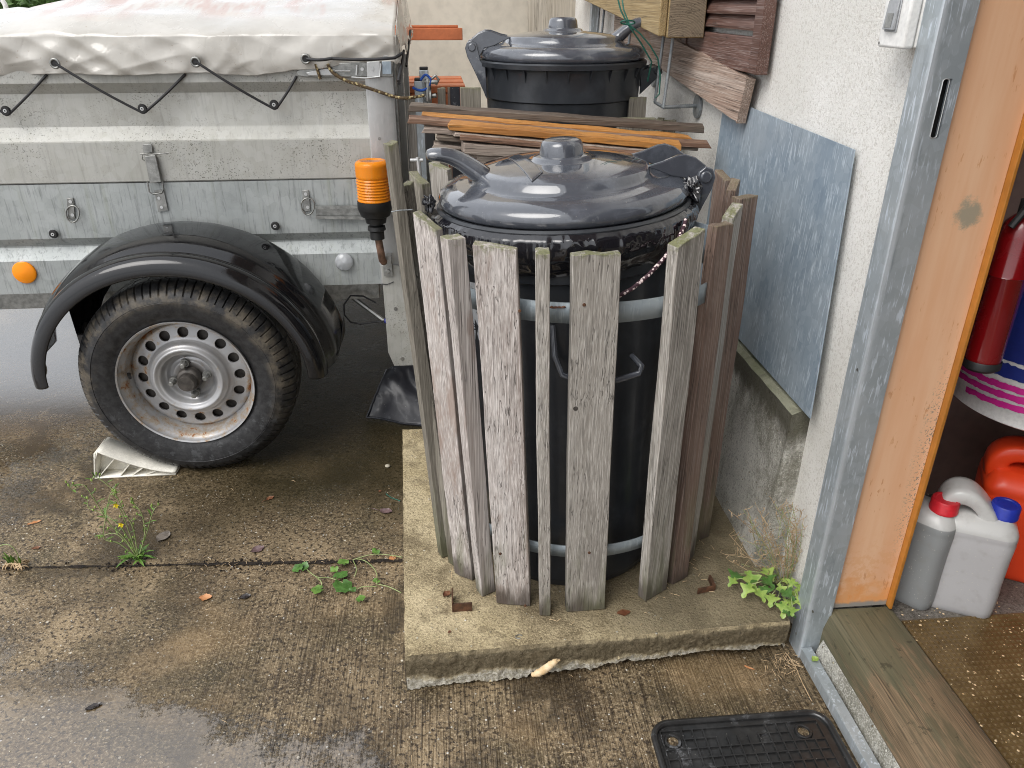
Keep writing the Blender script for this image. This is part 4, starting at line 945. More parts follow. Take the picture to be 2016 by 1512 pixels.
# ================================================================== BINS
def make_bin(name, label, loc, rot, hb, holes=True):
    t = Thing(name, label, 'bin', loc, 'dark grey round bins', local=True, rot=rot)
    h = hb
    g = MB(); g.lathe([(.0001, .0), (.198, .0), (.203, .01), (.222, h-.10), (.230, h-.095), (.232, h-.02), (.236, h-.012), (.247, h-.010), (.249, h+.002), (.244, h+.006), (.228, h+.004), (.225, h-.02), (.205, .02), (.0001, .02)], 96)
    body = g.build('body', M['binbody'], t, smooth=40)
    # stiffening ribs below the rim
    g = MB()
    for i in range(24):
        q = i*math.pi/12; c, s = math.cos(q), math.sin(q)
        g = MB(); g.prism([V((c*.229, s*.229, h-.05)), V((c*.229, s*.229, h-.012)), V((c*.243, s*.243, h-.012))], V((-s*.003, c*.003, 0)))
        g.build('rim_rib', M['binbody'], body)
    # lid: dome with a raised round plateau
    LS = .95
    prof = [(.248, h+.006), (.255, h+.011), (.257, h+.021), (.251, h+.033), (.237, h+.041), (.215, h+.045), (.195, h+.047), (.187, h+.049), (.181, h+.055), (.176, h+.065), (.169, h+.069), (.12, h+.076), (.075, h+.080), (.061, h+.081), (.058, h+.086), (.049, h+.088), (.0455, h+.089), (.043, h+.107), (.039, h+.114), (.032, h+.117), (.015, h+.1165), (.0001, h+.116)]
    prof = [(r_*LS, z_) for r_, z_ in prof]
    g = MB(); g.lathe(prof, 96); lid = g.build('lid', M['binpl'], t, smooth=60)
    # lifting horn on -x side
    g = MB(); pts = [V((-.140, 0, h+.050)), V((-.166, 0, h+.068)), V((-.188, 0, h+.086)), V((-.212, 0, h+.101)), V((-.238, 0, h+.107)), V((-.262, 0, h+.106))]
    n = 12; rings = []
    for i, p in enumerate(pts):
        a = pts[max(0, i-1)]; b = pts[min(len(pts)-1, i+1)]; tg = (b-a).normalized(); up = V((0, 1, 0)).cross(tg)
        ww = [.046, .034, .028, .025, .024, .021][i]; hh_ = [.022, .020, .018, .016, .014, .011][i]
        rings.append([p + V((0, 1, 0))*ww*math.cos(2*math.pi*k/n) + up*hh_*math.sin(2*math.pi*k/n) for k in range(n)])
    loft(g, rings); hd = g.build('lid_handle', M['binpl'], lid, smooth=60, sub=1)
    g = MB(); g.lathe([(.0001, 0), (.012, 0), (.013, .004), (.0001, .006)], 12, Matrix.Translation((-.252, 0, h+.117)) @ Matrix.Scale(1.2, 4, V((0, 1, 0))))
    # hinge arms on +x
    for s in (-1, 1):
        g = MB(); y = s*.060
        o_ = [(.150, h+.066), (.18, h+.072), (.21, h+.082), (.226, h+.083), (.245, h+.076), (.266, h+.060), (.275, h+.044), (.272, h+.030), (.262, h+.018), (.245, h+.010), (.228, h+.038), (.20, h+.044)]
        g.prism([(x, y-.004*s, z) for x, z in o_], (0, .009*s, 0)); g.build('hinge_arm', M['binpl'], lid, bev=.002)
        g = MB(); o2 = [(.222, h-.10), (.24, h-.06), (.264, h-.010), (.277, h+.015), (.283, h+.038), (.277, h+.054), (.263, h+.059), (.250, h+.050), (.246, h+.034), (.24, h+.006), (.225, h-.01)]
        g.prism([(x, y+.006*s, z) for x, z in o2], (0, .010*s, 0)); g.disc((.263, y+.016*s, h+.040), (0, s, 0), .012, .004, 20, .010)
        g.build('hinge_bracket', M['binpl'], body, bev=.002)
    g = MB(); g.tube([(.263, -.075, h+.040), (.263, .075, h+.040)], .008, 12); g.build('hinge_pin', M['binbody'], body)
    # grip ear on -x of the body
    g = MB()
    for s in (-1, 1):
        g.prism([(-.228, s*.045, h-.09), (-.228, s*.045, h-.02), (-.285, s*.045, h-.012), (-.292, s*.045, h-.03)], (0, .006*s, 0))
    g.tube([(-.275, -.055, h-.022), (-.275, .055, h-.022)], .011, 12)
    g.build('grip', M['binbody'], body, bev=.002)
    return t, body, lid, h
BLOC = V((.272, 1.512, ZS)); tilt = R_(-2.8)
b1, body1, lid1, h1 = make_bin('round_bin', 'dark grey round bin with wet domed lid inside the nearer slat ring', BLOC, (0, tilt, R_(3)), .811)
# moulded label bar and vent text plate on lid
g = MB()
def lidz(r): return h1 + (.0765 - .0072*min(1, max(0, (r-.114)/.047)) if r > .114 else .080 - .004*max(0, (r-.071)/.043))
mi = Matrix.Translation(BLOC) @ (Matrix.Rotation(R_(3), 4, 'Z') @ Matrix.Rotation(tilt, 4, 'Y')); inv = mi.inverted()
PC = [inv @ on(u, v, 'z', ZS+h1+.078) for u, v in [(984, 302), (1006, 293), (1062, 338), (1036, 349)]]
def emb(a, b):
    q = PC[0].lerp(PC[3], a).lerp(PC[1].lerp(PC[2], a), b)*.86; return V((q.x, q.y, lidz(math.hypot(q.x, q.y)) + .0011))
g.grid(emb, 24, 8)
pl = g.build('embossed_plate', M['binpl'], lid1, solid=.0022, bev=.0005)
# front handle moulded on body
mi = Matrix.Translation(BLOC) @ (Matrix.Rotation(R_(3), 4, 'Z') @ Matrix.Rotation(tilt, 4, 'Y')); inv = mi.inverted()
g = MB(); hp = [on(u, v, 'y', y_) for u, v, y_ in [(1088, 640, 1.285), (1092, 700, 1.270), (1106, 738, 1.262), (1150, 752, 1.256), (1210, 750, 1.256), (1258, 735, 1.262), (1264, 722, 1.268), (1244, 700, 1.30)]]
g.tube([inv @ p for p in hp], .006, 8); g.build('front_handle', M['binpl'], body1, smooth=60)
# printed label on the body (white ground, black lettering)
def bodyarc(q0, q1, z0, z1, name, mat, par, off=.0012, n=10):
    g = MB(); g.grid(lambda a, b: (lambda q, z: V(((.2235+.0*z+off)*math.cos(q) * (.9 + .12*z/h1), (.2235+off)*math.sin(q)*(.9+.12*z/h1), z)))(q0+(q1-q0)*a, z0+(z1-z0)*b), n, 4)
    return g.build(name, mat, par)
def bodyq(u, v):   # direction on the bin body seen at a picture point
    o = inv @ C0; d = (inv @ on(u, v, 'y', 1.4)) - o
    a = d.x**2+d.y**2; b = 2*(o.x*d.x+o.y*d.y); r_ = .2135
    for _ in range(6):
        c = o.x**2+o.y**2-r_**2; t_ = (-b - math.sqrt(max(0, b*b-4*a*c)))/(2*a); p = o + d*t_; r_ = .203 + (.222-.203)*(p.z/(h1-.1)) + .0008
    return p
def patch(pxs, name, mat, par, off=0):
    P = [bodyq(u, v) for u, v in pxs]; P = [V((p.x*(1+off), p.y*(1+off), p.z)) for p in P]
    g = MB(); g.grid(lambda a, b: (P[0].lerp(P[1], a)).lerp(P[3].lerp(P[2], a), b), 6, 4)
    c = [V((p.x, p.y, 0)).normalized()*(.203+(.019)*(p.z/(h1-.1))+.0012+off) + V((0, 0, p.z)) for p in g.v]; g.v = c
    return g.build(name, mat, par)
patch([(905, 548), (975, 560), (980, 672), (912, 658)], 'label', M['label'], body1)
patch([(905, 683), (985, 697), (992, 732), (912, 716)], 'label', M['label'], body1)
patch([(930, 688), (985, 700), (988, 724), (934, 712)], 'label', M['binbody'], body1, .0006)
fc = bpy.data.curves.new('txt', 'FONT'); 
def text_part(s, size, u, v, name, mat, par):
    c = bpy.data.curves.new(name, 'FONT'); c.body = s; c.size = size; o = bpy.data.objects.new(name, c); COL.objects.link(o)
    dg = bpy.context.evaluated_depsgraph_get(); me = bpy.data.meshes.new_from_object(o.evaluated_get(dg)); bpy.data.objects.remove(o)
    p = bodyq(u, v); q = math.atan2(p.y, p.x); rr = math.hypot(p.x, p.y)+.0012
    for vtx in me.vertices:
        a = q + vtx.co.x/rr; vtx.co = V((math.cos(a)*rr, math.sin(a)*rr, p.z + vtx.co.y))
    me.materials.clear(); me.materials.append(mat); ob = bpy.data.objects.new(name, me); COL.objects.link(ob); ob.parent = par; return ob
text_part('-0', .034, 921, 668, 'lettering', M['ink'], body1)
text_part('The', .030, 918, 636, 'lettering', M['ink'], body1)

# bin bag film squeezed under the lid
g = MB()
def bag(a, b):
    q = 2*math.pi*a; wr = mn.noise(V((math.cos(q)*9, math.sin(q)*9, b*2.5))); w2 = mn.noise(V((math.cos(q)*26, math.sin(q)*26, b*5+3))); w3 = mn.noise(V((math.cos(q)*60, math.sin(q)*60, b*12)))
    z = h1 + .006 - .085*b + .006*wr*b + .010*mn.noise(V((math.cos(q)*4, math.sin(q)*4, 8)))*b
    r = [.240, .258, .2605, .258, .252, .244, .2375][min(6, int(b*6))]; f = b*6-int(b*6); r2 = [.240, .258, .2605, .258, .252, .244, .2375][min(6, int(b*6)+1)]
    r = r + (r2-r)*f
    amp = (.25+.75*math.sin(min(1, b*1.3)*math.pi))
    pl_ = mn.noise(V((math.cos(q)*22, math.sin(q)*22, b*2.0+9))); r += (.0025*wr + .006*abs(pl_)*math.exp(-((b-.3)/.28)**2) + .0006*w3)*amp
    if b > .9: r = .234
    return V((r*math.cos(q), r*math.sin(q), z))
g.grid(bag, 420, 30); g.xf(mi)
tag(g.build('bin_bag', M['liner'], loc=BLOC, smooth=180), 'glossy black bin bag folded over the rim of the nearer bin', 'bin bag')
g = MB()
for (u, v, y_, sgn) in [(1362, 378, 1.45, 1), (845, 400, 1.46, -1)]:
    c = on(u, v, 'y', y_)
    def kn(a, b, c=c, sgn=sgn):
        q = 2*math.pi*a; th_ = math.pi*b; d = V((math.sin(th_)*math.cos(q)*.022, math.sin(th_)*math.sin(q)*.028, math.cos(th_)*.034))*(.7 if sgn > 0 else .5)
        k_ = 1+.65*mn.noise(d*90+V((sgn*5, 0, 0)))+.4*mn.noise(d*200); return c + d*k_
    g = MB(); g.grid(kn, 40, 24)
    tag(g.build('bag_knot', M['liner'], loc=c, smooth=180), 'crumpled black film bunched at the hinge of the nearer bin' if sgn > 0 else 'crumpled black film bunched at the left grip of the nearer bin', 'bin bag end')

b2loc = V((.362, 2.44, .22)); h2 = .885
b2, body2, lid2, _ = make_bin('round_bin', 'dark grey round bin with closed domed lid on the raised block behind the loose boards', b2loc, (0, 0, R_(176)), .875)

# second enclosure
en2 = Thing('slatted_enclosure', 'ring of low dark weathered slats round the farther bin', 'bin enclosure', (.36, 2.43, .22))
for i, (u0, u1, v, y_, mt_) in enumerate([(861, 877, 173, 2.42, 'slat_dark'), (881, 886, 171, 2.40, 'slat_brown'), (906, 946, 171, 2.28, 'slat_dark'), (1216, 1291, 231, 2.16, 'slat_dark'), (1238, 1272, 190, 2.30, 'slat_dark'), (1296, 1330, 235, 2.35, 'slat_dark')]):
    a, b = on(u0, v, 'y', y_), on(u1, v, 'y', y_); c = (a+b)/2; w_ = (b-a).length
    slat_mb(V((c.x, y_, .22)), c, w_, w_, .02, R_(0), 100+i*5, 0).build('slat', M[mt_], en2, bev=.0015)
for i in range(9):
    q = R_(195 + i*18); x, y_ = .36+.30*math.cos(q), 2.43+.30*math.sin(q)
    slat_mb(V((x, y_, .0 if y_ < 2.13 else .22)), V((x, y_, .93+.02*math.sin(i*5))), .055, .055, .02, q+math.pi/2, 150+i*5, 0).build('slat', M[['slat_dark', 'slat'][i % 2]], en2, bev=.0015)
band(.6, .36, 2.43, .285, .285, .035, M['band'], en2)
a, b = on(886, 171, 'y', 2.36), on(905, 171, 'y', 2.36)
g = MB(); g.box(a.x, b.x, 2.36, 2.362, .6, a.z); g.build('dark_gap_board', M['fabric'], en2)

# ================================================================== loose boards across the enclosures
PLK = [ # left px, right px, y, thickness(px-ish in m), depth, mat, label
 ((804, 207), (1388, 250), 2.06, .016, .035, 'plank_dark', 'dark rotten board, topmost and farthest of the loose boards'),
 ((833, 226), (1366, 272), 2.02, .013, .035, 'plank_orange', 'thin orange strip just below the dark topmost board'),
 ((803, 232), (1399, 283), 1.985, .013, .030, 'plank_red', 'long red brown board reaching farthest right among the loose boards'),
 ((892, 262), (1330, 301), 1.938, .008, .050, 'plank_grey', 'thin grey lath directly under the wide orange board'),
 ((838, 246), (1372, 292), 1.99, .007, .040, 'plank_dark', 'thin dark lath between the red brown board and the orange strip'),
 ((850, 284), (1290, 322), 1.965, .008, .040, 'plank_grey', 'lowest thin grey lath at the left of the loose boards'),
 ((885, 244), (1345, 285), 1.945, .015, .050, 'plank_orange', 'wide orange board with a grey left end on the pile of loose boards'),
 ((833, 252), (1330, 300), 1.975, .012, .045, 'plank_grey', 'grey board showing under the red brown board at the left'),
 ((858, 268), (1300, 312), 1.96, .010, .04, 'plank_dark', 'short dark board low in the pile of loose boards'),
 ((905, 268), (1320, 306), 1.92, .010, .045, 'plank_red', 'thin red brown board under the wide orange board'),
 ((910, 282), (1310, 318), 1.915, .024, .045, 'plank_grey', 'pale grey board at the bottom of the pile of loose boards'),
]
for i, (l, r, y_, th, dp, mt_, lb) in enumerate(PLK):
    a, b = on(*l, 'y', y_), on(*r, 'y', y_-.0)
    g = MB(); N = 24
    for j in range(N+1):
        c = a.lerp(b, j/N); c.z += .003*mn.noise(V((j*.3, i*7, 0)))
        e = .006 if j in (0, N) else 0
        for dy, dz in [(0, 0), (0, -th), (dp, -th), (dp, .004)]:
            g.v.append(V((c.x + random.uniform(-e, e), c.y+dy + .0012*mn.noise(V((j*.9, dy*90, i))), c.z+dz + .0012*mn.noise(V((j*.9, dz*90, i))))))
    for j in range(N):
        for k in range(4): g.f.append((j*4+k, j*4+(k+1) % 4, (j+1)*4+(k+1) % 4, (j+1)*4+k))
    g.f += [(0, 1, 2, 3), (N*4+3, N*4+2, N*4+1, N*4)]
    tag(g.build('loose_board', M[mt_], loc=a, bev=.0015), lb, 'board', 'loose boards lying across the slat rings')
a = on(922, 293, 'y', 1.93); g = MB(); g.box(a.x, a.x+.3, 1.93, 1.95, a.z-.07, a.z); g.box(a.x+.02, a.x+.3, 1.926, 1.9295, a.z-.065, a.z-.012)
tag(g.build('board_offcut', M['plank_grey'], loc=a, bev=.002), 'upright pale board below the left end of the loose boards', 'board')

# ================================================================== TRAILER
TY = 2.26
tr = Thing('box_trailer', 'grey metal box trailer with black fender standing on the wet yard', 'trailer', (-.73, TY, 0))
XL, XR = -2.35, -.197
def zpx(v, x=150): return on(x, v, 'y', TY).z
# upper panel profile (y, z)
up = [(TY+.004, .7985), (TY, .802), (TY, zpx(281)), (TY+.006, zpx(279)), (TY+.020, zpx(256)), (TY+.022, zpx(252)), (TY+.022, zpx(186)), (TY+.002, zpx(166)), (TY, zpx(164)), (TY, 1.12), (TY+.03, 1.125)]
lo = [(TY+.03, .482), (TY, .482), (TY, zpx(512)), (TY+.004, zpx(508)), (TY+.020, zpx(489)), (TY+.020, zpx(486)), (TY+.003, zpx(471)), (TY+.001, zpx(469)), (TY+.001, .7965), (TY+.02, .7965)]
def profbuild(name, prof, mat, x0=XL, x1=XR):
    g = MB(); n = 30
    g.grid(lambda a, b: V((x0+(x1-x0)*a, prof[round(b*(len(prof)-1))][0] + .0012*mn.noise(V((a*6, b*3, 0))), prof[round(b*(len(prof)-1))][1])), n, len(prof)-1)
    return g.build(name, mat, tr, smooth=20)
profbuild('upper_side_panel', up, M['panel_up']); profbuild('lower_side_panel', lo, M['panel_low'])
# corner post and tailgate
XP = -.126
g = MB(); g.prism([(XR-.004, TY-.010, .483), (XP-.012, TY-.010, .483), (XP, TY-.002, .483), (XP, TY+.03, .483), (XR-.004, TY+.03, .483)], (0, 0, .64)); g.build('corner_post', M['alu'], tr, bev=.0012)
g = MB(); g.grid(lambda a, b: V((XP-.03 + .012*(1 if .3 < b < .6 else 0), TY+.031+1.15*a, .5+.62*b)), 3, 12); g.build('tailgate', M['alu'], tr, smooth=20, solid=.003)
g = MB(); g.box(XP-.005, XP+.006, TY+.031, TY+.045, .483, 1.11); g.build('gate_edge', M['steel'], tr, bev=.001)
g = MB(); g.box(XP-.01, XP+.012, TY+.35, TY+.38, .55, 1.08); g.build('gate_rib', M['alu'], tr, bev=.002)
g = MB(); g.box(XP-.01, XP+.012, TY+.8, TY+.83, .55, 1.08); g.build('gate_rib', M['alu'], tr, bev=.002)
# far side, floor, inner sides
g = MB(); g.box(XL, XP-.03, TY+1.19, TY+1.2, .483, 1.12); g.build('far_side_panel', M['panel_up'], tr)
g = MB(); g.box(XL, XP-.03, TY+.03, TY+1.19, .50, .52); g.build('floor', M['plank_dark'], tr)
g = MB(); g.box(XL, XL+.01, TY+.03, TY+1.19, .483, 1.12); g.build('front_panel', M['panel_up'], tr)
# plate below the post
a, b = on(757, 520, 'y', TY-.02), on(770, 712, 'y', TY-.02)
g = MB(); g.prism([(-.196, TY-.016, .545), (-.150, TY-.016, .545), (-.112, TY-.016, .52), (-.112, TY-.016, .212), (-.180, TY-.016, .212), (-.196, TY-.016, .26)], (0, .003, 0)); pp = g.build('rear_plate', M['panel_up'], tr, bev=.001)
for u, v in [(779, 608), (792, 706)]:
    p = on(u, v, 'y', TY-.016); g = MB(); g.disc(p, (0, -1, 0), .006, .002, 16); g.disc(p, (0, -1, 0), .0025, .0035, 10); g.build('rivet', M['steel'], pp)
g = MB(); g.tube([on(u, v, 'y', TY-.018) for u, v in [(752, 559), (762, 560), (770, 557), (775, 555)]], .0013, 6); g.build('cable_tie', M['cord'], tr)
for u, v in [(747, 273)]:
    p = on(u, v, 'y', TY-.01); g = MB(); g.disc(p, (0, -1, 0), .0045, .0015, 14, .004); g.disc(p, (0, -1, 0), .002, .002, 8); g.build('rivet', M['steel'], tr)
# underside: chassis rail and axle, cable, drawbar
g = MB(); g.box(-2.3, -.22, TY+.10, TY+.14, .40, .478); g.build('chassis_rail', M['steel'], tr)
g = MB(); g.tube([(-.731, 2.18, .29), (-.731, TY+1.0, .29)], .03, 12); g.box(-.78, -.66, TY+.1, TY+.14, .25, .40); g.build('axle', M['hub'], tr)
g = MB(); g.tube([on(u, v, 'y', y_) for u, v, y_ in [(655, 558, 2.38), (700, 590, 2.38), (756, 632, 2.34)]], .008, 8); g.build('strut', M['steel'], tr)
g = MB(); g.tube([on(u, v, 'y', 2.33) for u, v in [(740, 596), (715, 583), (690, 582), (677, 600), (678, 620), (690, 634), (710, 638), (735, 634), (758, 632)]], .0028, 8); g.build('cable', M['cord'], tr, smooth=60)
p = on(757, 632, 'y', 2.33); g = MB(); g.tube([p, p+V((.02, 0, .0))], .008, 10); g.build('blue_plug', M['bluecap'], tr)
# toggle latch on the side
def lp(u, v, d=0): return on(u, v, 'y', TY-d)
g = MB()
g.prism([lp(281, 283, .004), lp(300, 283, .004), lp(302, 300, .004), lp(284, 302, .004)], (0, -.004, 0))
g.prism([lp(287, 306, .006), lp(308, 304, .006), lp(320, 357, .006), lp(297, 360, .006)], (0, -.010, 0)); lt = g.build('toggle_latch', M['steel'], tr, bev=.0015)
g = MB(); g.prism([lp(304, 375, .002), lp(322, 372, .002), lp(331, 413, .002), lp(312, 417, .002)], (0, -.002, 0)); g.build('keeper', M['steel'], lt)
g = MB(); g.tube([lp(290, 356, .010), lp(294, 378, .010), lp(302, 382, .010), lp(318, 380, .010), lp(322, 372, .010), lp(319, 355, .010)], .0022, 8); g.build('bail', M['steel'], lt, smooth=60)
g = MB(); g.tube([lp(276, 303, .014), lp(300, 304, .014), lp(333, 301, .014)], .0017, 8); g.tube([lp(281, 305, .014), lp(280, 313, .014), lp(285, 317, .012)], .0012, 6); g.build('pin', M['steel'], lt, smooth=60)
for u, v in [(313, 390), (318, 408)]:
    g = MB(); g.disc(lp(u, v, .0045), (0, -1, 0), .0042, .0012, 12); g.build('rivet', M['alu'], lt)
# lashing rings
for u, v in [(139, 412), (602, 397)]:
    g = MB(); g.prism([lp(u-7, v-22, .001), lp(u+6, v-23, .001), lp(u+10, v+18, .001), lp(u-5, v+20, .001)], (0, -.003, 0)); lr = g.build('lashing_bracket', M['steel'], tr, bev=.001)
    g = MB(); g.tube([lp(u+4+13*math.sin(q)*1., v+6-(13 if math.cos(q) > 0 else 20)*math.cos(q)*1.0, .010) for q in [i*math.pi/9 for i in range(18)]], .0023, 8, closed=True); g.build('lashing_ring', M['steel'], lr, smooth=60)
    for dv in (-15, 11):
        g = MB(); g.disc(lp(u+(0 if dv < 0 else 4), v+dv, .0045), (0, -1, 0), .0048, .002, 12); g.build('rivet', M['alu'], lr)
# black buttons for the cord
def button(u, v, d=0, parent=None):
    p = lp(u, v, d)
    g = MB(); g.lathe([(.006, 0), (.006, .006), (.0115, .006), (.0125, .010), (.010, .014), (.005, .014)], 24, Matrix.Translation(p) @ V((0, -1, 0)).to_track_quat('Z', 'Y').to_matrix().to_4x4(), capb=True, capt=True)
    bt = g.build('cord_button', M['amberbase'], tr, smooth=50)
    g = MB(); g.lathe([(.0052, .0135), (.0045, .0155), (.0022, .0155), (.002, .0135)], 16, Matrix.Translation(p) @ V((0, -1, 0)).to_track_quat('Z', 'Y').to_matrix().to_4x4()); g.build('rivet', M['alu'], bt)
    return p
HK = [button(15, 217), button(283, 213), button(541, 205)]; button(-252, 222); button(108, 459); button(543, 443)
# reflectors
p = lp(49, 536, .001); g = MB(); g.lathe([(.0325, 0), (.0325, .005), (.029, .008), (.0001, .0095)], 40, Matrix.Translation(p) @ V((0, -1, 0)).to_track_quat('Z', 'Y').to_matrix().to_4x4(), capb=True); g.build('orange_reflector', M['amber2'], tr)
p = lp(678, 515, .001); g = MB(); g.lathe([(.027, 0), (.027, .006), (.022, .012), (.0001, .017)], 40, Matrix.Translation(p) @ V((0, -1, 0)).to_track_quat('Z', 'Y').to_matrix().to_4x4(), capb=True); g.build('clear_lamp', M['clear'], tr, smooth=60)
# galvanised hasp rail beside the beacon
g = MB(); g.prism([lp(622, 407, .001), lp(735, 405, .001), lp(735, 430, .001), lp(622, 428, .001)], (0, -.004, 0)); hr = g.build('rear_rail', M['steel'], tr, bev=.001)
g = MB(); g.prism([lp(622, 405, .006), lp(735, 403, .006), lp(735, 408, .006), lp(622, 410, .006)], (0, -.012, 0)); g.prism([lp(622, 424, .006), lp(735, 425, .006), lp(735, 431, .006), lp(622, 429, .006)], (0, -.010, 0)); g.build('rail_lip', M['steel'], hr)
# long locking lever at the top right corner
g = MB(); g.prism([lp(583, 140, .012), lp(600, 131, .012), lp(660, 124, .012), (lp(772, 120, .012)), lp(775, 152, .012), lp(600, 152, .012), lp(585, 149, .012)], (0, .010, 0)); lv = g.build('locking_lever', M['steel'], tr, bev=.002)
g = MB(); g.prism([lp(722, 121, .0125), lp(748, 120, .0125), lp(750, 150, .0125), lp(723, 152, .0125)], (0, -.006, 0)); g.build('lever_plate', M['alu'], lv, bev=.002)
g = MB(); g.tube([lp(692, 152, .018), lp(720, 154, .018), lp(748, 151, .018), lp(750, 125, .018)], .0024, 8); g.tube([lp(660, 140, .018), lp(690, 140, .018)], .002, 6); g.tube([lp(703, 128, .018), lp(702, 148, .018)], .0028, 6); g.build('lever_wire', M['alu'], lv, smooth=60)
g = MB(); g.prism([lp(602, 143, .0125), lp(640, 134, .0125), lp(660, 136, .0125), lp(660, 148, .0125), lp(608, 149, .0125)], (0, -.003, 0)); g.build('lever_recess', M['alu'], lv, bev=.0015)
for u, v in [(733, 135), (713, 136)]:
    g = MB(); g.disc(lp(u, v, .019), (0, -1, 0), .0045, .002, 12); g.build('rivet', M['alu'], lv)
g = MB(); g.prism([lp(752, 121, .0125), lp(770, 121, .0125), lp(771, 146, .0125), lp(753, 146, .0125)], (0, -.003, 0)); g.build('corner_cap', M['sheet'], tr, bev=.001)

# fender
WC = V((-.741, 1.998, .292)); WR = .29
g = MB()
fprof = [(-.022, -.052), (-.022, -.030), (-.016, -.012), (.004, -.002), (.022, -.002), (.030, -.010), (.042, -.006), (.060, .012), (.10, .022), (.16, .026), (.222, .028)]   # (depth from outer plane, radial offset)
NA = 72
def fend(a, b):
    q = R_(5 + 170*a); dp, ro = fprof[round(b*(len(fprof)-1))]
    rx, rz = .398, .362
    x = WC.x - .002 - math.cos(q)*(rx+ro*1.0+.0); z = WC.z + .015 + math.sin(q)*(rz+ro)
    if q < 0: x = WC.x - .002 - (rx+ro)
    if q > math.pi: x = WC.x - .002 + (rx+ro)
    return V((x, 1.99 + dp*1.06, z))
def fend2(a, b):
    p = fend(a, b)
    if a < .02 or a > .98: p.z -= .01
    return p
def frow(i):   # rows: left skirt, arc, right skirt
    if i < 4: a, t = 0, (4-i)/4
    elif i > 4+NA: a, t = 1, (i-4-NA)/4
    else: a, t = (i-4)/NA, 0
    out_ = []
    for b in range(len(fprof)):
        p = fend(a, b/(len(fprof)-1)); dp = fprof[b][0]
        ln_ = .030*math.sqrt(max(.02, 1-max(0, dp/.23)**2)) - .075*max(0, (dp-.05)/.17)**1.3
        if b == 0: ln_ -= .008
        p.z -= ln_*t; out_.append(p)
    return out_
rws = [frow(i) for i in range(NA+9)]; nb = len(fprof)
g.add([p for r0 in rws for p in r0], [(i*nb+j, (i+1)*nb+j, (i+1)*nb+j+1, i*nb+j+1) for i in range(NA+8) for j in range(nb-1)])
fe = g.build('fender', M['blackpl'], tr, smooth=60, solid=.004)
fm = fe.modifiers.new('sub', 'SUBSURF'); fm.levels = fm.render_levels = 1
pts_ = [(-1.095, .335), (-1.03, .332), (-1.025, .36), (-1.028, .42), (-.99, .49), (-.95, .54), (-1.05, .56), (-1.10, .46)]
g = MB(); g.prism([(x, 2.20, z) for x, z in pts_], (0, .004, 0)); g.build('mud_flap', M['blackpl'], fe)
g = MB(); p = on(328, 462, 'y', 2.12)
p = on(66, 720, 'y', 2.06); g = MB(); g.disc((fend(0, .6).x-.001, 2.05, .33), (-1, 0, 0), .020, .006, 24); g.build('white_marker', M['whitepl'], fe, bev=.001)

# wheel
wh_root_loc = WC
def RX(p): return V((p.x, p.z, p.y))
MW = Matrix.Translation(WC) @ Matrix(((1, 0, 0, 0), (0, 0, 1, 0), (0, 1, 0, 0), (0, 0, 0, 1)))   # lathe axis z -> +y (into the wheel)
class LocalPart: pass
def build_local(mb, name, mat, parent, origin, **k):
    o = mb.build(name, mat, None, loc=origin, **k); 
    return o
g = MB()
rp = [(.166, .078), (.1655, .066), (.170, .036), (.173, .026), (.180, .018), (.183, .013), (.1875, .003), (.1865, -.002), (.182, .000)]
g.lathe(rp[::-1], 96, MW)
def disc_d(r):
    P = [(.167, .070), (.158, .062), (.1165, .055), (.111, .050), (.104, .034), (.093, .024), (.080, .030), (.068, .050), (.059, .060), (.054, .058), (.047, .052), (.03, .052)]
    for (r1, d1), (r0, d0) in zip(P[:-1], P[1:]):
        if r0 <= r <= r1: f = (r-r0)/(r1-r0); f = f*f*(3-2*f) if True else f; return d0+(d1-d0)*f
    return .046
ring = [.1235-.0008*i for i in range(0)]
rr_ = [.116 - (.116-.028)*i/40 for i in range(41)]
g.lathe([(r, disc_d(r)) for r in rr_], 96, MW); g.lathe([(r, disc_d(r)) for r in (.167, .163, .158, .152)], 96, MW)
NH = 16; rc, rh = .1345, .0152
for s in range(NH):
    q0 = 2*math.pi*s/NH; dq = math.pi/NH; n = 24; B = []; H = []; H2 = []
    for k in range(n):
        if k < 6: u_, w_ = -1 + 2*k/6, -1
        elif k < 12: u_, w_ = 1, -1 + 2*(k-6)/6
        elif k < 18: u_, w_ = 1 - 2*(k-12)/6, 1
        else: u_, w_ = -1, 1 - 2*(k-18)/6
        q = q0 + u_*dq; r = .134 + w_*.018; B.append((q, r))
        an = math.atan2(w_*.018, u_*dq*.134); H.append((rc + rh*math.sin(an), rh*math.cos(an)*1.0/rc + q0))
    vb = [MW @ V((r*math.cos(q), r*math.sin(q), disc_d(r))) for q, r in B]
    vh = [MW @ V((r*math.cos(q), r*math.sin(q), disc_d(r)+.0005)) for r, q in H]
    vi = [MW @ V((r*math.cos(q), r*math.sin(q), disc_d(r)+.006)) for r, q in H]
    g.add(vb+vh+vi, [(k, (k+1) % n, n+(k+1) % n, n+k) for k in range(n)] + [(n+k, n+(k+1) % n, 2*n+(k+1) % n, 2*n+k) for k in range(n)])
g.v = [(p - WC)*1.0 for p in g.v]
import bmesh
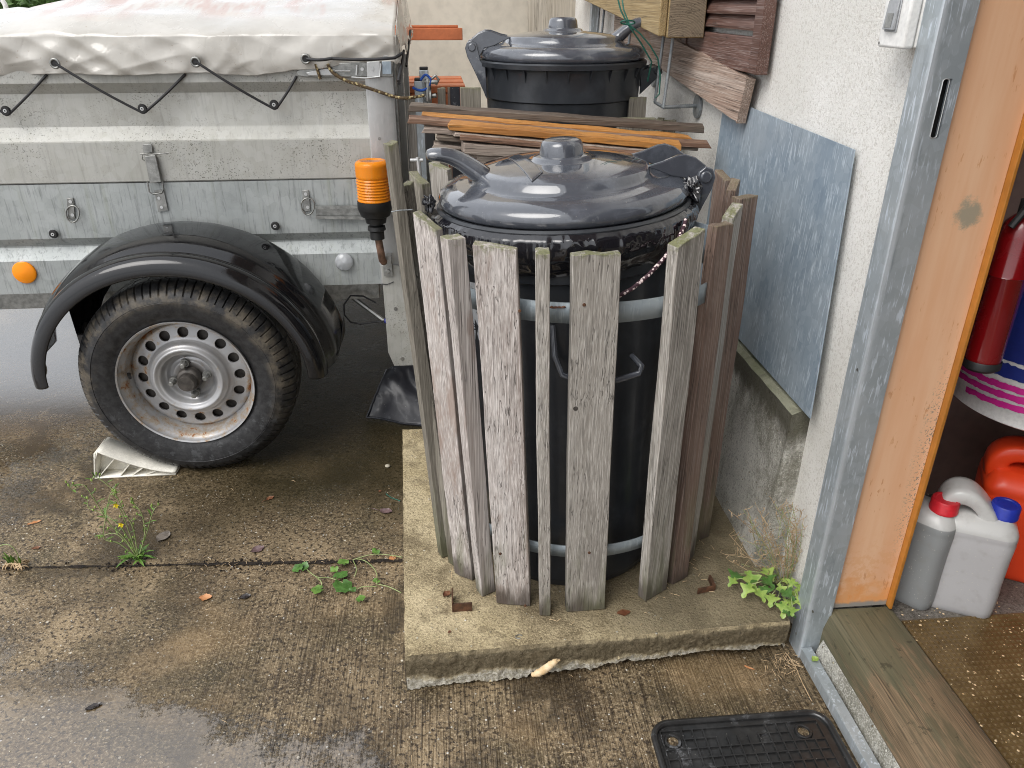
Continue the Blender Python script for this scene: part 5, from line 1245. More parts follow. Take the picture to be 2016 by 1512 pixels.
def raw(mb, name, mat, parent, smooth=45, bev=0):
    me = bpy.data.meshes.new(name); me.from_pydata([tuple(p) for p in mb.v], [], mb.f); 
    bm = bmesh.new(); bm.from_mesh(me); bmesh.ops.remove_doubles(bm, verts=bm.verts, dist=.00002); bmesh.ops.recalc_face_normals(bm, faces=bm.faces); bm.to_mesh(me); bm.free()
    me.materials.append(mat)
    for p in me.polygons: p.use_smooth = True
    me.set_sharp_from_angle(angle=R_(smooth))
    o = bpy.data.objects.new(name, me); COL.objects.link(o); o.parent = parent
    if bev: m = o.modifiers.new('bevel', 'BEVEL'); m.width = bev; m.segments = 2; m.limit_method = 'ANGLE'
    return o
wheel = raw(g, 'wheel', M['rim'], tr.o); wheel.location = WC - tr.loc
MW0 = Matrix(((1, 0, 0, 0), (0, 0, 1, 0), (0, 1, 0, 0), (0, 0, 0, 1)))
# tyre with lateral shoulder grooves
g = MB()
tp = [(.178, .030), (.182, .010), (.194, .001), (.215, -.006), (.2405, -.0085), (.242, -.0075), (.243, -.009), (.258, -.005), (.2685, .003), (.275, .010), (.282, .018), (.288, .030), (.2895, .044), (.285, .045), (.285, .051), (.290, .052), (.2905, .083), (.2855, .084), (.2855, .090), (.2905, .091), (.290, .120), (.285, .121), (.285, .127), (.2895, .128), (.288, .145), (.278, .16), (.255, .172), (.215, .172), (.18, .15)]
SEG = 80*8
def tf(q, i, j, r, z):
    if 8 <= j <= 12 and i % 8 == 0: r -= .006 if j > 9 else .0035; z += .003 if j < 11 else 0
    if 20 < j < 25 and i % 8 == 3: r -= .004
    if 15 <= j <= 16 and i % 16 == 5: r -= .003
    # slight flat at the contact patch
    return r, z
g.lathe(tp, SEG, MW0, fn=tf)
for p in g.v:
    if p.z < -.2865: p.z = -.2865
g.v = [p*1.02 for p in g.v]
tyre = raw(g, 'tyre', M['tyre'], wheel, 30)
g = MB(); g.lathe([(.035, .047), (.0335, .030), (.030, .026), (.0255, .024), (.0245, .006), (.022, .001), (.0001, .0)], 32, MW0); raw(g, 'hub_cap', M['hub'], wheel)
for k in range(4):
    q = R_(8+90*k); g = MB(); mm = Matrix.Translation((.0475*math.cos(q), 0, .0475*math.sin(q))) @ MW0
    g.lathe([(.0105, .046), (.0095, .036), (.0085, .033), (.008, .020), (.006, .018), (.0001, .018)], 6, mm); g.lathe([(.013, .048), (.012, .040), (.009, .040)], 16, mm)
    raw(g, 'wheel_bolt', M['steel'], wheel)
g = MB(); q = R_(172); g.tube([V((.163*math.cos(q), .035, .163*math.sin(q))), V((.152*math.cos(q), .012, .152*math.sin(q)))], [.0055, .0045], 10); raw(g, 'valve', M['amberbase'], wheel)
g = MB(); g.lathe([(.0001, .075), (.11, .075), (.165, .08)], 48, MW0); raw(g, 'brake_drum', M['hub'], wheel)

# beacon on its tube
bY = 2.165; bc = on(736, 425, 'y', bY)
S_ = (on(770, 372, 'y', bY).x - on(703, 372, 'y', bY).x)/2
def bz(v): return on(735, v, 'y', bY).z
bx = on(735.5, 372, 'y', bY).x
g = MB(); mB = Matrix.Translation((bx, bY, 0))
zt_, zb2 = bz(322), bz(394)
g.lathe([(.020, bz(470)), (.020, bz(455)), (.0255, bz(452)), (.024, bz(445)), (.014, bz(443)), (.012, bz(439)), (S_*.60, bz(438)), (S_*.66, bz(427)), (S_*.86, bz(424)), (S_*.98, bz(412)), (S_*1.02, bz(410)), (S_*1.02, zb2), (S_*.9, zb2)], 48, mB, capb=True, capt=True,
        fn=lambda q, i, j, r, z: (r*(1.02 if i % 2 and 8 <= j <= 10 else 1), z))
bb = g.build('beacon_base', M['amberbase'], tr, smooth=40); 
g = MB(); pr = [(S_*.985, zb2+.0005)]
nl = 12
for k in range(nl): 
    z = zb2 + .003 + (zt_-zb2-.006)*k/nl; pr += [(S_*.975, z), (S_*(.92 if k < 8 else .968), z+(zt_-zb2)/nl*.5)]
pr += [(S_*.975, zt_-.004), (S_*.96, zt_+.001), (S_*.90, zt_+.005), (S_*.78, zt_+.008), (S_*.70, zt_+.0085), (S_*.66, zt_+.0075), (.0001, zt_+.0085)]
g.lathe(pr, 64, mB)
lens = g.build('amber_lens', M['amber'], bb, smooth=50, solid=.002)
g = MB(); g.lathe([(.009, zb2+.001), (.010, zb2+.03), (.012, zb2+.035), (.0001, zb2+.05)], 16, mB, capb=True); g.build('lamp_core', M['amber2'], bb)
g = MB(); g.tube([V((bx+.002, bY, bz(468))), V((bx+.008, bY+.01, bz(515))), V((bx+.010, bY+.03, bz(522)))], .0105, 14); tb_ = g.build('beacon_tube', M['rustpipe'], bb, smooth=60)
p = on(764, 533, 'y', TY-.02); g = MB(); g.prism([p+V((-.013, 0, .04)), p+V((.014, 0, .04)), p+V((.014, 0, -.016)), p+V((-.013, 0, -.016))], (0, -.004, 0)); g.disc(p+V((0, -.004, -.0)), (0, -1, 0), .0075, .005, 6); g.prism([p+V((-.013, -.0, .03)), p+V((-.004, -.0, .055)), p+V((.016, -.0, .055)), p+V((.014, 0, .03))], (0, -.03, 0)); g.build('clamp', M['steel'], bb, bev=.001)

# tarpaulin with eyelets and cord
tp_ = Thing('tarpaulin', 'wet off white tarpaulin cover lashed over the trailer with black cord', 'tarpaulin', (-.9, TY, 1.1))
XT0, XT1 = -2.4, XP+.012
g = MB()
eyx = [lp(108, 125).x, lp(385, 122).x, lp(602, 116).x]
def hem(x):
    k = [(-2.4, 1.076), (eyx[0]-.15, 1.079), (eyx[0], 1.083), (eyx[0]+.17, 1.079), (eyx[1], 1.083), (eyx[1]+.14, 1.076), (eyx[2], 1.090), (eyx[2]+.06, 1.094), (eyx[2]+.11, 1.106), (XT1, 1.108)]
    for (a, za), (b, zb) in zip(k[:-1], k[1:]):
        if a <= x <= b: f = (x-a)/(b-a); f = f*f*(3-2*f); return za+(zb-za)*f
    return 1.1
def tarp(a, b):
    x = XT0 + (XT1-XT0)*a
    if b < .34:
        t = b/.34; z = hem(x) + (1.172-hem(x))*t; y = TY - .014 - .006*math.sin(t*3) 
        w_ = mn.noise(V((x*7, z*9, 0)))*.016 + (.5-abs(mn.noise(V((x*9+z*14, z*6, 3)))))*.022 + (.5-abs(mn.noise(V((x*11-z*16, z*9, 13)))))*.016
        fold = sum(.010*math.exp(-((x-e+(z-1.1)*.5)/.035)**2) for e in eyx)
        return V((x, y - (w_-.010)*(1-t*.5) + fold*(1-t)*.8, z + .002*mn.noise(V((x*40, 0, 0)))*(1-t)))
    t = (b-.34)/.66
    yy = TY - .014 + 1.25*t; zz = 1.172 + (.055+.055*min(1, max(0, (a-.50)/.12)))*math.sin(min(1, t*1.0)*math.pi)**.8 + .012*mn.noise(V((x*3, yy*5, 1))) + .016*(.4-abs(mn.noise(V((x*5+yy*3, yy*5-x, 5)))))*min(1, t*5)
    r = min(1, t/.03); zz = zz if t > 0 else 1.172
    sag = .016*math.exp(-((t-.07)/.05)**2)*(1+mn.noise(V((x*6, 2, 2)))); zz += sag*.4
    return V((x, yy, zz))
g.grid(tarp, 260, 130)
tl = tarp
# end flap over the tailgate
def flap(a, b):
    p = tarp(1, .34+.66*a) if a > 0 else tarp(1, .34)
    zl = 1.108 + .03*abs(math.sin(a*9)) + .012*mn.noise(V((a*14, 0, 3)))
    x = XT1 + .003 + .008*b + .010*mn.noise(V((a*12, b*3, 0)))*b
    return V((x, p.y + .008*math.sin(b*3), p.z + (min(zl, p.z)-p.z)*b))
g.grid(flap, 60, 10)
# corner piece between side and flap
g.grid(lambda a, b: (lambda p, q: p.lerp(q, a))(tarp(1, b*.34), flap(0, 1-b)), 3, 16)
tm = g.build('sheet', M['tarp'], tp_, smooth=180, solid=.0015)
EY = []
for (u, v) in [(108, 125), (385, 122), (602, 116)]:
    p = lp(u, v, .030); EY.append(p); g = MB()
    g.tube([p + V((.0105*math.cos(q), 0, .0105*math.sin(q))) for q in [i*math.pi/12 for i in range(24)]], .0032, 8, closed=True)
    ey = g.build('eyelet', M['steel'], tp_, smooth=60)
    g = MB(); g.disc(p+V((0, .001, 0)), (0, -1, 0), .0075, .001, 16); g.build('eyelet_hole', M['amberbase'], ey)
def cordt(*a, **k):
    gg = MB(); gg.tube(*a, **k); gg.build('cord', M['cord'], tp_, smooth=60)
def seg_(a, b, dy=0): 
    n = 6; return [a.lerp(b, i/n) + V((0, -.004*math.sin(math.pi*i/n) + dy, -.003*math.sin(math.pi*i/n))) for i in range(n+1)]
off = V((0, -.012, 0))
for i, e in enumerate(EY):
    if i < 2:
        hk = HK[i+1] + V((-.004, -.008, -.010)); cordt(seg_(e + V((.003, -.004, 0)), hk), .0034, 8)
    st_ = HK[i] + V((.006, -.008, -.008)); 
    tgt = lp([92, 365, 584][i], [147, 146, 150][i], .004); cordt(seg_(st_, tgt), .0034, 8)
    hkk = HK[i] + V((0, -.010, 0)); cordt([hkk + V((.0105*math.cos(q), 0, .0105*math.sin(q))) for q in [R_(180+25*j) for j in range(8)]], .0034, 8)
cordt(seg_(lp(-120, 128, .02), HK[0] + V((-.006, -.008, -.008))), .0034, 8)
ec = lp(777, 114, .030); cordt(seg_(EY[2] + V((.003, -.004, 0)), EY[2].lerp(ec, .3)+V((0, 0, .001))) + seg_(EY[2].lerp(ec, .3), ec) + [ec + V((.02, .03, .01))], .0040, 8)
for (u0, v0, u1, v1) in [(795, 100, 786, 165), (808, 60, 800, 130), (790, 130, 784, 160)]:
    cordt([on(u0, v0, 'x', XP+.024), on(u1, v1, 'x', XP+.016)], .0042, 8)

# brown rope from lever to the clamp
P = [lp(621, 126, .02), lp(627, 145, .022), lp(631, 156, .02)]
g = MB(); g.tube(P, .0038, 8)
P = [lp(645, 126, .022), lp(655, 143, .024), lp(680, 158, .024), lp(712, 169, .024), lp(745, 180, .02), lp(775, 190, .015), on(800, 193, 'y', 2.24), on(835, 188, 'y', 2.26)]
def smooth_pts(P, n=8):
    Q = []
    for i in range(len(P)-1):
        p0 = P[max(0, i-1)]; p1 = P[i]; p2 = P[i+1]; p3 = P[min(len(P)-1, i+2)]
        for k in range(n):
            t = k/n; Q.append(.5*((2*p1) + (p2-p0)*t + (2*p0-5*p1+4*p2-p3)*t*t + (3*p1-p0-3*p2+p3)*t**3))
    return Q + [P[-1]]
g.tube(smooth_pts(P), .0042, 8); tag(g.build('speckled_rope', M['ropeb'], loc=P[3], smooth=60), 'yellow brown speckled rope tied from the trailer lever to the post clamps', 'rope')
# grey steel posts with clamps to the right of the trailer
st1 = Thing('steel_stand', 'square grey steel posts with black caps tied with blue rope beside the trailer', 'stand', (-.08, 2.35, 0))
for (u0, u1, v, y_, lo_) in [(825, 843, 138, 2.42, 0), (815, 832, 160, 2.34, .6)]:
    a, b = on(u0, v, 'y', y_), on(u1, v, 'y', y_)
    g = MB(); g.box(a.x, b.x, y_, y_+.026, lo_, a.z); po = g.build('post', M['frame'], st1, bev=.002)
    g = MB(); g.box(a.x+.001, b.x-.001, y_+.001, y_+.025, a.z, a.z+.008); g.build('post_cap', M['amberbase'], po, bev=.002)
p = on(850, 170, 'y', 2.33)
g = MB(); g.tube([p+V((-.01, 0, .02)), p+V((-.012, 0, -.04))], .009, 10); g.tube([p+V((-.02, 0, .012)), p+V((.018, -.005, .012))], .006, 10); g.tube([p+V((-.02, 0, -.028)), p+V((.012, -.005, -.024))], .006, 10)
g.tube([p+V((.0, 0, .02)), p+V((.012, 0, .028)), p+V((.02, 0, .018)), p+V((.012, 0, .004))], .004, 8); g.disc(p+V((-.008, 0, -.03)), (1, 0, 0), .022, .006, 20); g.build('clamp', M['steel'], st1, bev=.001)
g = MB(); g.tube(smooth_pts([on(u, v, 'y', 2.325) for u, v in [(812, 172), (826, 178), (840, 174), (848, 160), (843, 150), (836, 148), (828, 158)]], 5), .0035, 8); g.build('blue_rope', M['bluerope'], st1, smooth=60)
a = on(836, 264, 'y', 2.2); g = MB(); g.box(a.x, a.x+.028, 2.2, 2.235, a.z-.06, a.z+.03); g.build('black_sleeve', M['amberbase'], st1, bev=.003)
a = on(843, 315, 'y', 2.2); g = MB(); g.tube([a+V((-.05, 0, 0)), a+V((-.015, 0, 0))], .005, 10); g.tube([a+V((-.028, 0, .008)), a+V((-.02, 0, -.12))], .006, 8); g.build('cross_bar', M['alu'], st1)
a, b = on(800, 195, 'y', 2.30), on(832, 195, 'y', 2.30)
slat_mb(V((a.x+.014, 2.36, 0)), V((a.x+.022, 2.36, a.z)), .045, .045, .03, 0, 300).build('timber_post', M['slat'], None, loc=(a.x, 2.3, 0))
tag(bpy.data.objects['timber_post'], 'weathered upright timber post between trailer and steel stand', 'post')

# ================================================================== small things on the ground
# wheel chock
cl, cr_ = on(190, 941, 'z', 0), on(345, 938, 'z', 0); ctop = on(222, 862, 'z', .07)
ch = Thing('wheel_chock', 'dirty white plastic wheel chock wedged against the left of the wheel', 'wheel chock', (cl.x, cl.y, 0))
cw = .085; X0, X1 = cl.x-.002, cr_.x; Y0 = (cl.y+cr_.y)/2
def chz(x): t = (x-X0)/(X1-X0); return .010 + max(0, .082*(1-((t-.11)/.89))**1.55 if t > .11 else .082*t/.11)
n = 20; tops = []
g = MB()
g.grid(lambda a, b: V((X0+.018+(X1-X0-.018)*a, Y0+cw*b, chz(X0+.018+(X1-X0-.018)*a))), 24, 2)
g.grid(lambda a, b: V((X0+.018*a, Y0+cw*b, .004+.082*a)), 3, 2)
g.grid(lambda a, b: V((X0+(X1-X0)*a, Y0+cw*b, .003)), 3, 2)
g.build('shell', M['chock'], ch, solid=.004)
g = MB()
for x in (.30, .47, .62, .78):
    xx = X0+(X1-X0)*x; xb = xx - .03*(1 if x < .4 else .3)*1; g.prism([(xb-.03, Y0+.002, .004), (xb-.027, Y0+.002, .004), (xx+.001, Y0+.002, chz(xx)-.002), (xx-.002, Y0+.002, chz(xx)-.002)], (0, cw-.004, 0))
g.prism([(X0, Y0+cw*.5, .004), (X1, Y0+cw*.5, .004)] + [(X1-(X1-X0)*i/16, Y0+cw*.5, max(.006, chz(X1-(X1-X0)*i/16)-.002)) for i in range(17)], (0, .003, 0))
g.build('rib', M['chock'], ch)

# black woven sheet corner on the ground
A, B, C_, D_ = on(722, 823, 'z', .004), on(762, 728, 'z', .14), on(835, 690, 'z', .16), on(870, 845, 'z', .004)
g = MB()
def fs(a, b):
    p = A.lerp(D_, a).lerp(B.lerp(C_, a), b); return p + V((0, .010*mn.noise(V((a*3, b*3, 0))), .012*(.5-abs(mn.noise(V((a*5+b*4, b*3, 7)))))*math.sin(math.pi*b)+.002))
g.grid(fs, 30, 30); sheet_ = g.build('ground_sheet', M['fabric'], loc=A, solid=.002, smooth=180); tag(sheet_, 'black woven sheet crumpled on the ground left of the slats', 'plastic sheet')
g = MB(); g.tube([fs(a/20, .0)+V((0, -.003, .003)) for a in range(21)], .003, 6); g.tube([fs(0, a/20)+V((0, -.003, .002)) for a in range(21)], .003, 6); g.build('hem', M['fabric'], sheet_, smooth=60)

# irons set in the slab
def slabp(u, v): return on(u, v, 'z', .0885)
a = slabp(893, 1205); b = slabp(930, 1205); c = slabp(890, 1172)
g = MB(); g.box(a.x, b.x, a.y, a.y+.004, .086, .110); g.box(a.x-.003, a.x, a.y, a.y+.045, .086, .116); tag(g.build('angle_iron', M['rust'], loc=a, bev=.0008), 'black rusty angle iron stub near the left front of the slab', 'angle iron', 'iron stubs in the slab')
a = slabp(1372, 1170); b = slabp(1406, 1164)
g = MB(); g.prism([slabp(1372, 1170), slabp(1406, 1163), slabp(1407, 1160), slabp(1373, 1166)], (0, 0, .012)); g.prism([slabp(1403, 1163), slabp(1394, 1142), slabp(1398, 1141), slabp(1408, 1162)], (0, 0, .014)); tag(g.build('angle_iron', M['rust'], loc=a), 'thin rusty angle iron stub at the right of the slab', 'angle iron', 'iron stubs in the slab')
a = slabp(1022, 1254); g = MB(); g.tube([a+V((.007*math.cos(q), .005*math.sin(q), .001)) for q in [R_(20+30*i) for i in range(10)]], .0012, 6); tag(g.build('wire_loop', M['steel'], loc=a), 'tiny bent wire loop on the front of the slab', 'wire')
# fungus on slab edge
a = on(1072, 1318, 'y', s0.y-.01); g = MB()
FP = [on(1046+54*t_, 1329-27*t_+3*math.sin(t_*5), 'y', 1.122) for t_ in [i_/30 for i_ in range(31)]]
g.tube(FP, [.0022 + .0058*math.sin(math.pi*min(1, i_/30*1.02))**.5*(1+.35*mn.noise(V((i_*.45, 0, 0)))) for i_ in range(31)], 14)
g.v = [p + V((.0012*mn.noise(p*300), .001*mn.noise(p*260+V((5, 0, 0))), .0022*mn.noise(p*220+V((0, 7, 0))))) for p in g.v]
for i_ in range(7): g.lathe([(.0001, -.002), (.0022, 0), (.0001, .002)], 7, Matrix.Translation(FP[28] + V((random.gauss(.001, .003), -.003, random.gauss(.003, .003)))))
tag(g.build('fungus', M['fungus'], loc=a, smooth=180), 'pale cream fungus stuck on the front edge of the slab', 'fungus')

# fallen leaves
def leaf_mesh(p, ln, wd, az_, mat, name, label, curl=.35, up=.0, stem=0, group='fallen leaves', seed=0):
    g = MB(); n = 8
    def f(a, b):
        x = (a-.5)*ln; w_ = wd*math.sin(math.pi*min(1, a*.96+.03))**.8*(1+.25*mn.noise(V((a*9, b*2, seed)))); y = (b-.5)*w_
        z = .0015 + curl*(abs(b-.5)*2)**2*wd*.35 + .12*ln*curl*(a-.5)**2*2 + .003*mn.noise(V((a*5, b*4, seed)))
        return V((x*math.cos(az_) - y*math.sin(az_), x*math.sin(az_) + y*math.cos(az_), max(.001, z)+up)) + V(p)
    g.grid(f, n, 6)
    if stem:
        e = f(0, .5); d = V((-math.cos(az_), -math.sin(az_), 0)); g.tube([e, e+d*stem*.5+V((0, 0, .003)), e+d*stem+V((.004, .004, 0))], .0008, 5)
    tag(g.build(name, mat, loc=p, smooth=180), label, 'leaf', group)
LV = [((405, 1178), .030, .022, .1, 'lf_orange', 'orange brown leaf left of the blackened one in front of the joint', 0, 0),
 ((483, 1176), .026, .018, .3, 'lf_dark', 'blackened curled leaf right of the orange brown one', 0, 0),
 ((185, 1392), .030, .014, .5, 'lf_dark', 'dark wet leaf lying in the puddle at the lower left', 0, 0),
 ((532, 982), .024, .016, .8, 'lf_brown', 'small reddish leaf with a stem in front of the wheel', .02, 0),
 ((760, 1008), .036, .024, -.3, 'lf_purple', 'purple brown leaf with a pale stem beside the slab', .03, 0),
 ((508, 1083), .034, .026, .6, 'lf_purple', 'mauve brown leaf on the soil of the joint', 0, 0),
 ((773, 1100), .020, .018, .3, 'lf_orange', 'bright orange leaf at the joint next to the slab', 0, 0),
 ((322, 1058), .045, .034, 1.2, 'lf_clear', 'translucent grey leaf beside the flowering weed', 0, 0),
 ((68, 1030), .034, .012, .5, 'lf_orange', 'pale orange leaf left of the flowering weed', 0, 0),
 ((72, 1080), .022, .012, .2, 'lf_brown', 'small brown leaf behind the dried weed tuft', 0, 0),
 ((748, 968), .012, .008, 1.2, 'lf_brown', 'tiny brown leaf beside the slab behind the purple one', 0, 0),
]
for i, (uv, ln, wd, az_, mt_, lb, stm_, up_) in enumerate(LV):
    leaf_mesh(on(*uv, 'z', 0), ln, wd, az_, M[mt_], 'fallen_leaf', lb, stem=stm_, seed=i*3)
leaf_mesh(slabp(1228, 1207), .030, .018, .1, M['lf_brown'], 'fallen_leaf', 'wet brown leaf on the slab right of the widest front slat', seed=50, curl=.1)
leaf_mesh(slabp(880, 1172), .020, .016, .7, M['lf_brown'], 'fallen_leaf', 'crumpled brown leaf at the angle iron on the slab', seed=51, curl=.8)
leaf_mesh(slabp(885, 1245), .008, .006, .7, M['lf_brown'], 'fallen_leaf', 'tiny red brown crumb of leaf at the left front of the slab', seed=52)
p = on(1098, 608, 'y', 1.232); leaf_mesh(p, .028, .012, .0, M['lf_brown'], 'fallen_leaf', 'rust coloured leaf caught behind the slats on the metal band', seed=53)
p = on(1604, 1300, 'z', .032); leaf_mesh(p, .018, .014, .4, M['leaf2'], 'fallen_leaf', 'yellow leaf on the bottom rail at the foot of the door frame', seed=54, curl=.6)
p = on(1475, 1316, 'z', 0); leaf_mesh(p, .022, .005, -.6, M['lf_orange'], 'fallen_leaf', 'narrow orange splinter of leaf in front of the slab near the rail', seed=55)
# pebbles
for i, (u, v, s) in enumerate([(763, 917, .008), (797, 1093, .0)]):
    if s:
        c = on(u, v, 'z', s*.5); g = MB(); g.lathe([(.0001, -s*.5), (s*.9, -s*.2), (s, .0), (s*.8, s*.35), (.0001, s*.5)], 12, Matrix.Translation(c)); tag(g.build('pebble', M['stone'], loc=c, smooth=180), 'small tan pebble behind the joint near the slab', 'pebble')
g = MB()
for i in range(500):
    x, y = random.uniform(-1.3, .7), random.uniform(.75, 1.9)
    if x > -.16 and y > 1.1: continue
    r = random.uniform(.0008, .0022)
    g.lathe([(.0001, -r*.5), (r, 0), (.0001, r*.6)], 5, Matrix.Translation((x, y, r*.3)) @ Matrix.Rotation(random.random()*3, 4, 'Z'))
tag(g.build('fine_gravel', M['stone']), 'fine pale grit scattered over the wet yard concrete', 'gravel', kind='stuff')
# green thread, twigs
g = MB(); g.tube([on(u, v, 'z', .003) for u, v in [(760, 972), (770, 980), (788, 986)]], .0013, 6); tag(g.build('green_thread', M['greenwire'], loc=on(770, 980, 'z', 0)), 'short turquoise thread on the ground beside the slab', 'thread')
g = MB()
for i in range(60):
    p = on(random.gauss(1545, 22), random.gauss(1308, 14), 'z', .002); 
    if p.x > .705: continue
    d = V((random.uniform(-1, 1), random.uniform(-1, 1), .1)).normalized()*random.uniform(.006, .02); g.tube([p, p+d], .0006, 4)
g.tube([on(u, v, 'z', .003) for u, v in [(1550, 1288), (1565, 1310), (1580, 1345), (1598, 1380)]], .001, 5)
tag(g.build('pine_needles', M['dry']), 'brown needles and straw in the corner before the door frame', 'plant litter', kind='stuff')

g = MB()
for i in range(170):
    m = random.random()
    if m < .45: a = random.random(); p = jl.lerp(jr, .5+.5*a) + V((0, random.gauss(0, .02), .003))
    elif m < .75: q = random.uniform(3.0, 6.3); p = V((.28+.30*math.cos(q)+random.gauss(0, .02), 1.5+.28*math.sin(q)+random.gauss(0, .02), ZS+.002))
    else: p = V((random.uniform(-1.1, .6), random.uniform(.85, 2.0), .003)); p.z = ZS+.003 if (p.x > -.14 and p.y > 1.16) else .003
    d = V((random.uniform(-1, 1), random.uniform(-1, 1), .15)).normalized()*random.uniform(.004, .016); g.tube([p, p+d*.5+V((0, 0, .001)), p+d], .0006, 4)
tag(g.build('straw_litter', M['dry']), 'fine straw and needle litter scattered over slab and yard', 'plant litter', kind='stuff')
# ------------------------------------------------------------------ weeds
def leafq(g, p, d, ln, wd, droop=.3, lobes=0):
    d = V(d).normalized(); side = d.cross(V((0, 0, 1))); side = side.normalized() if side.length > .01 else V((1, 0, 0)); up = side.cross(d)
    n = 6
    def f(a, b):
        w_ = wd*math.sin(math.pi*(a*.93+.05))**.8
        if lobes: w_ *= (1 + .55*math.cos(a*math.pi*2*lobes))
        return p + d*ln*a + V((0, 0, -droop*ln*a*a)) + side*(b-.5)*w_ + up*abs(b-.5)*w_*.4
    g.grid(f, n*(2 if lobes else 1), 2)
def weed(name, label, root, mats, builder):
    t = Thing(name, label, 'weed', root); G = {k: MB() for k in mats}; builder(G, V(root))
    for k, (pn, mt_) in mats.items():
        if not G[k].v: continue
        ch = {'buds': 24, 'flowers': 105}.get(pn, 0)
        if ch:   # every bud and flower head a part of its own
            for i in range(0, len(G[k].v), ch):
                q = MB(); q.v = G[k].v[i:i+ch]; q.f = [tuple(j-i for j in f) for f in G[k].f if i <= min(f) and max(f) < i+ch]; q.build(pn[:-1], M[mt_], t, smooth=180)
        else: G[k].build(pn, M[mt_], t, smooth=180)
    return t
def yflower(G, R):
    for i in range(40):
        q = random.uniform(0, 6.28); leafq(G['l'], R + V((random.uniform(-.012, .012), random.uniform(-.008, .008), .003)), (math.cos(q), math.sin(q)*.7, random.uniform(.2, 1.2)), random.uniform(.025, .055), .007, .35)
    stems = [[(268, 1095), (245, 1060), (215, 1030), (190, 990), (165, 955), (143, 965), (135, 955)], [(266, 1095), (235, 1070), (205, 1060), (208, 1020), (215, 980), (222, 965)],
             [(270, 1090), (255, 1050), (240, 1010), (228, 990)], [(272, 1090), (262, 1040), (245, 1010), (222, 965), (190, 940), (180, 945)], [(275, 1090), (285, 1050), (278, 1010), (262, 990)],
             [(270, 1095), (250, 1070), (225, 1050), (195, 1058)], [(276, 1092), (290, 1045), (300, 1010), (312, 992)], [(268, 1092), (240, 1040), (200, 1010), (175, 1000), (172, 980)]]
    for i, s in enumerate(stems):
        y = R.y; P = [on(u, v, 'y', y + .012*(i-3.5)*(k/len(s))) for k, (u, v) in enumerate(s)]; P[0] = R.copy(); Q = smooth_pts(P, 5); G['s'].tube(Q, [.0017*(1-.6*k/len(Q)) for k in range(len(Q))], 5)
        for k in range(3, len(Q), 2):
            d = V((random.uniform(-1, 1), random.uniform(-.6, .6), random.uniform(.1, 1))); leafq(G['l'], Q[k], d, random.uniform(.010, .026), .005, .2)
            if random.random() < .5: G['s'].tube([Q[k], Q[k]+d.normalized()*.012], .0006, 4); c = Q[k]+d.normalized()*.014; G['b'].lathe([(.0001, -.004), (.0022, -.001), (.0018, .003), (.0001, .004)], 6, Matrix.Translation(c))
        c = Q[-1]; G['b'].lathe([(.0001, -.005), (.0028, -.001), (.002, .003), (.0001, .005)], 6, Matrix.Translation(c))
    for u, v in [(228, 995), (238, 1033)]:
        c = on(u, v, 'y', R.y-.015)
        for k in range(5):
            q = k*1.257; leafq(G['f'], c, (math.cos(q), -.4, math.sin(q)), .0075, .006, 0)
weed('flowering_weed', 'green weed with tall stems and two small yellow flowers in the joint', on(272, 1100, 'z', .002), {'l': ('foliage', 'leaf'), 's': ('stems', 'stem'), 'b': ('buds', 'leaf2'), 'f': ('flowers', 'petal')}, yflower)
def creeper(G, R):
    nodes = [[(595, 1112), (622, 1135), (650, 1138), (675, 1147)], [(700, 1100), (720, 1105), (740, 1125), (742, 1150)], [(695, 1102), (730, 1092), (760, 1092), (792, 1097)], [(742, 1150), (765, 1155), (790, 1167)], [(742, 1155), (715, 1155), (700, 1162)], [(695, 1103), (702, 1120), (698, 1135)], [(622, 1135), (632, 1145), (634, 1155)]]
    for s in nodes:
        P = smooth_pts([on(u, v, 'z', .006+.006*(k % 2)) for k, (u, v) in enumerate(s)], 5); G['s'].tube(P, .0012, 5)
    for u, v, r, m in [(675, 1153, .022, 'd'), (670, 1132, .018, 'd'), (676, 1106, .014, 'l'), (625, 1160, .015, 'l'), (586, 1118, .014, 'd'), (598, 1115, .012, 'd'), (741, 1143, .010, 'l'), (740, 1085, .010, 'l'), (694, 1160, .009, 'd'), (710, 1178, .012, 'l'), (658, 1120, .010, 'l')]:
        c = on(u, v, 'z', .012); q0 = random.random()*6; n = 20; base = len(G[m].v); tx, ty = random.uniform(-.4, .4), random.uniform(-.2, .5)
        ring = []
        for k in range(n):
            q = 2*math.pi*k/n; rr = r*(1 + .10*math.cos(7*q)) * (1-.55*math.exp(-((q-math.pi)/.22)**2)); dx, dy = rr*math.cos(q+q0), rr*math.sin(q+q0); ring.append(c + V((dx, dy, tx*dx+ty*dy+.002*math.cos(3*q))))
        G[m].add([c - V((0, 0, .002))] + ring, [(0, 1+k, 1+(k+1) % n) for k in range(n)])
weed('creeping_weed', 'creeping weed with round scalloped leaves by the joint left of the slab', on(690, 1120, 'z', .002), {'l': ('foliage', 'leaf'), 'd': ('foliage', 'leafd'), 's': ('runners', 'stem')}, creeper)
def dried(G, R):
    for i in range(26):
        q = random.uniform(0, 3.14); c = R + V((random.uniform(-.02, .035), random.uniform(-.012, .012), 0)); r = random.uniform(.008, .018)
        G['d'].tube([c + V((r*math.cos(q)*math.cos(t), r*math.sin(q)*math.cos(t)*.6, .004+r*math.sin(t)*.7)) for t in [j*.45 for j in range(8)]], .0016, 5)
    for i in range(9): leafq(G['l'], R+V((random.uniform(-.01, .02), 0, .01)), (random.uniform(-.5, .6), random.uniform(-.3, .3), 1.2), random.uniform(.03, .05), .006, .2)
    P = smooth_pts([on(u, v, 'y', R.y) for u, v in [(38, 1110), (34, 1090), (22, 1075), (8, 1072), (-5, 1078)]], 4); G['s'].tube(P, .0012, 5)
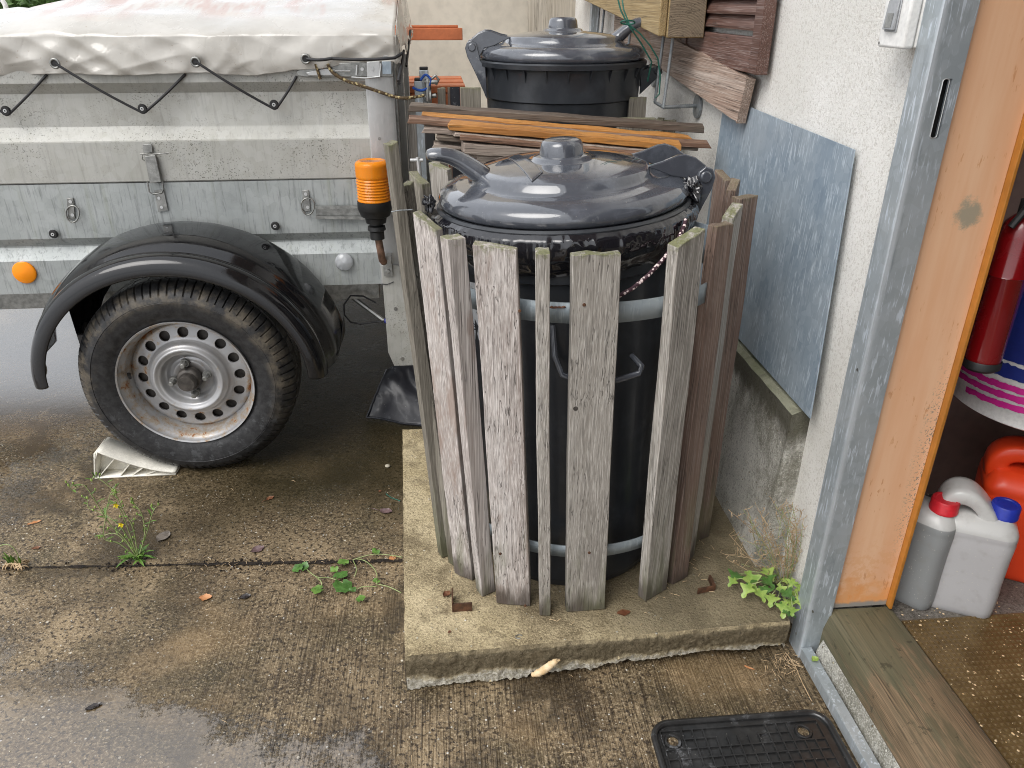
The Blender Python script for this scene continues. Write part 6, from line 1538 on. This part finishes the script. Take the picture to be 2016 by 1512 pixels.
weed('dried_weed', 'dried curled weed tuft with a few green shoots at the left edge', on(28, 1118, 'z', .002), {'l': ('foliage', 'leaf'), 'd': ('dry_foliage', 'dry'), 's': ('stems', 'stem')}, dried)
def cornerw(G, R):
    for i, (u, v, sz) in enumerate([(1455, 1130, .045), (1470, 1125, .05), (1480, 1150, .04), (1498, 1140, .045), (1500, 1120, .045), (1520, 1170, .04), (1535, 1165, .045), (1545, 1185, .04), (1555, 1180, .035), (1540, 1205, .035), (1450, 1140, .03), (1490, 1160, .035), (1525, 1190, .03), (1562, 1140, .03), (1570, 1150, .03), (1508, 1152, .035), (1532, 1150, .03), (1552, 1165, .035), (1478, 1138, .035), (1560, 1195, .03), (1568, 1175, .03), (1515, 1130, .03), (1535, 1140, .025)]):
        c = on(u, v, 'z', .11 + .02*random.random()); q = random.uniform(0, 6.28)
        leafq(G['l' if i % 3 else 'd'], c, (math.cos(q), -abs(math.sin(q))*.8-.2, random.uniform(-.1, .5)), sz*.85, sz*.62, .5, lobes=2)
        G['s'].tube([R + V((random.uniform(-.03, .01), .02, 0)), R.lerp(c, .6)+V((0, 0, .02)), c], .0011, 5)
    for i in range(36):
        u1, v1 = random.uniform(1425, 1580), random.uniform(990, 1115); e = on(u1, v1, 'y', R.y + random.uniform(-.02, .05)); m = R.lerp(e, .5) + V((random.uniform(-.02, .02), 0, random.uniform(0, .03)))
        Q = smooth_pts([R, m, e], 8); G['s' if i % 2 else 't'].tube(Q, .0006, 4)
        for k in range(5, len(Q)):
            if random.random() < .75:
                d = V((random.uniform(-1, 1), random.uniform(-.5, .5), random.uniform(-.3, 1))).normalized()*random.uniform(.008, .02); G['t'].tube([Q[k], Q[k]+d, Q[k]+d+V((random.uniform(-.006, .006), 0, .006))], .0006, 4)
weed('corner_weed', 'leafy green weed with dry branching stalks in the corner of plinth and door frame', on(1545, 1165, 'z', .075), {'l': ('foliage', 'leaf2'), 'd': ('foliage', 'leafd'), 's': ('stems', 'stem'), 't': ('dry_stalks', 'dry')}, cornerw)
for o in list(bpy.data.objects):
    if '_L' in o.keys(): del o['_L']
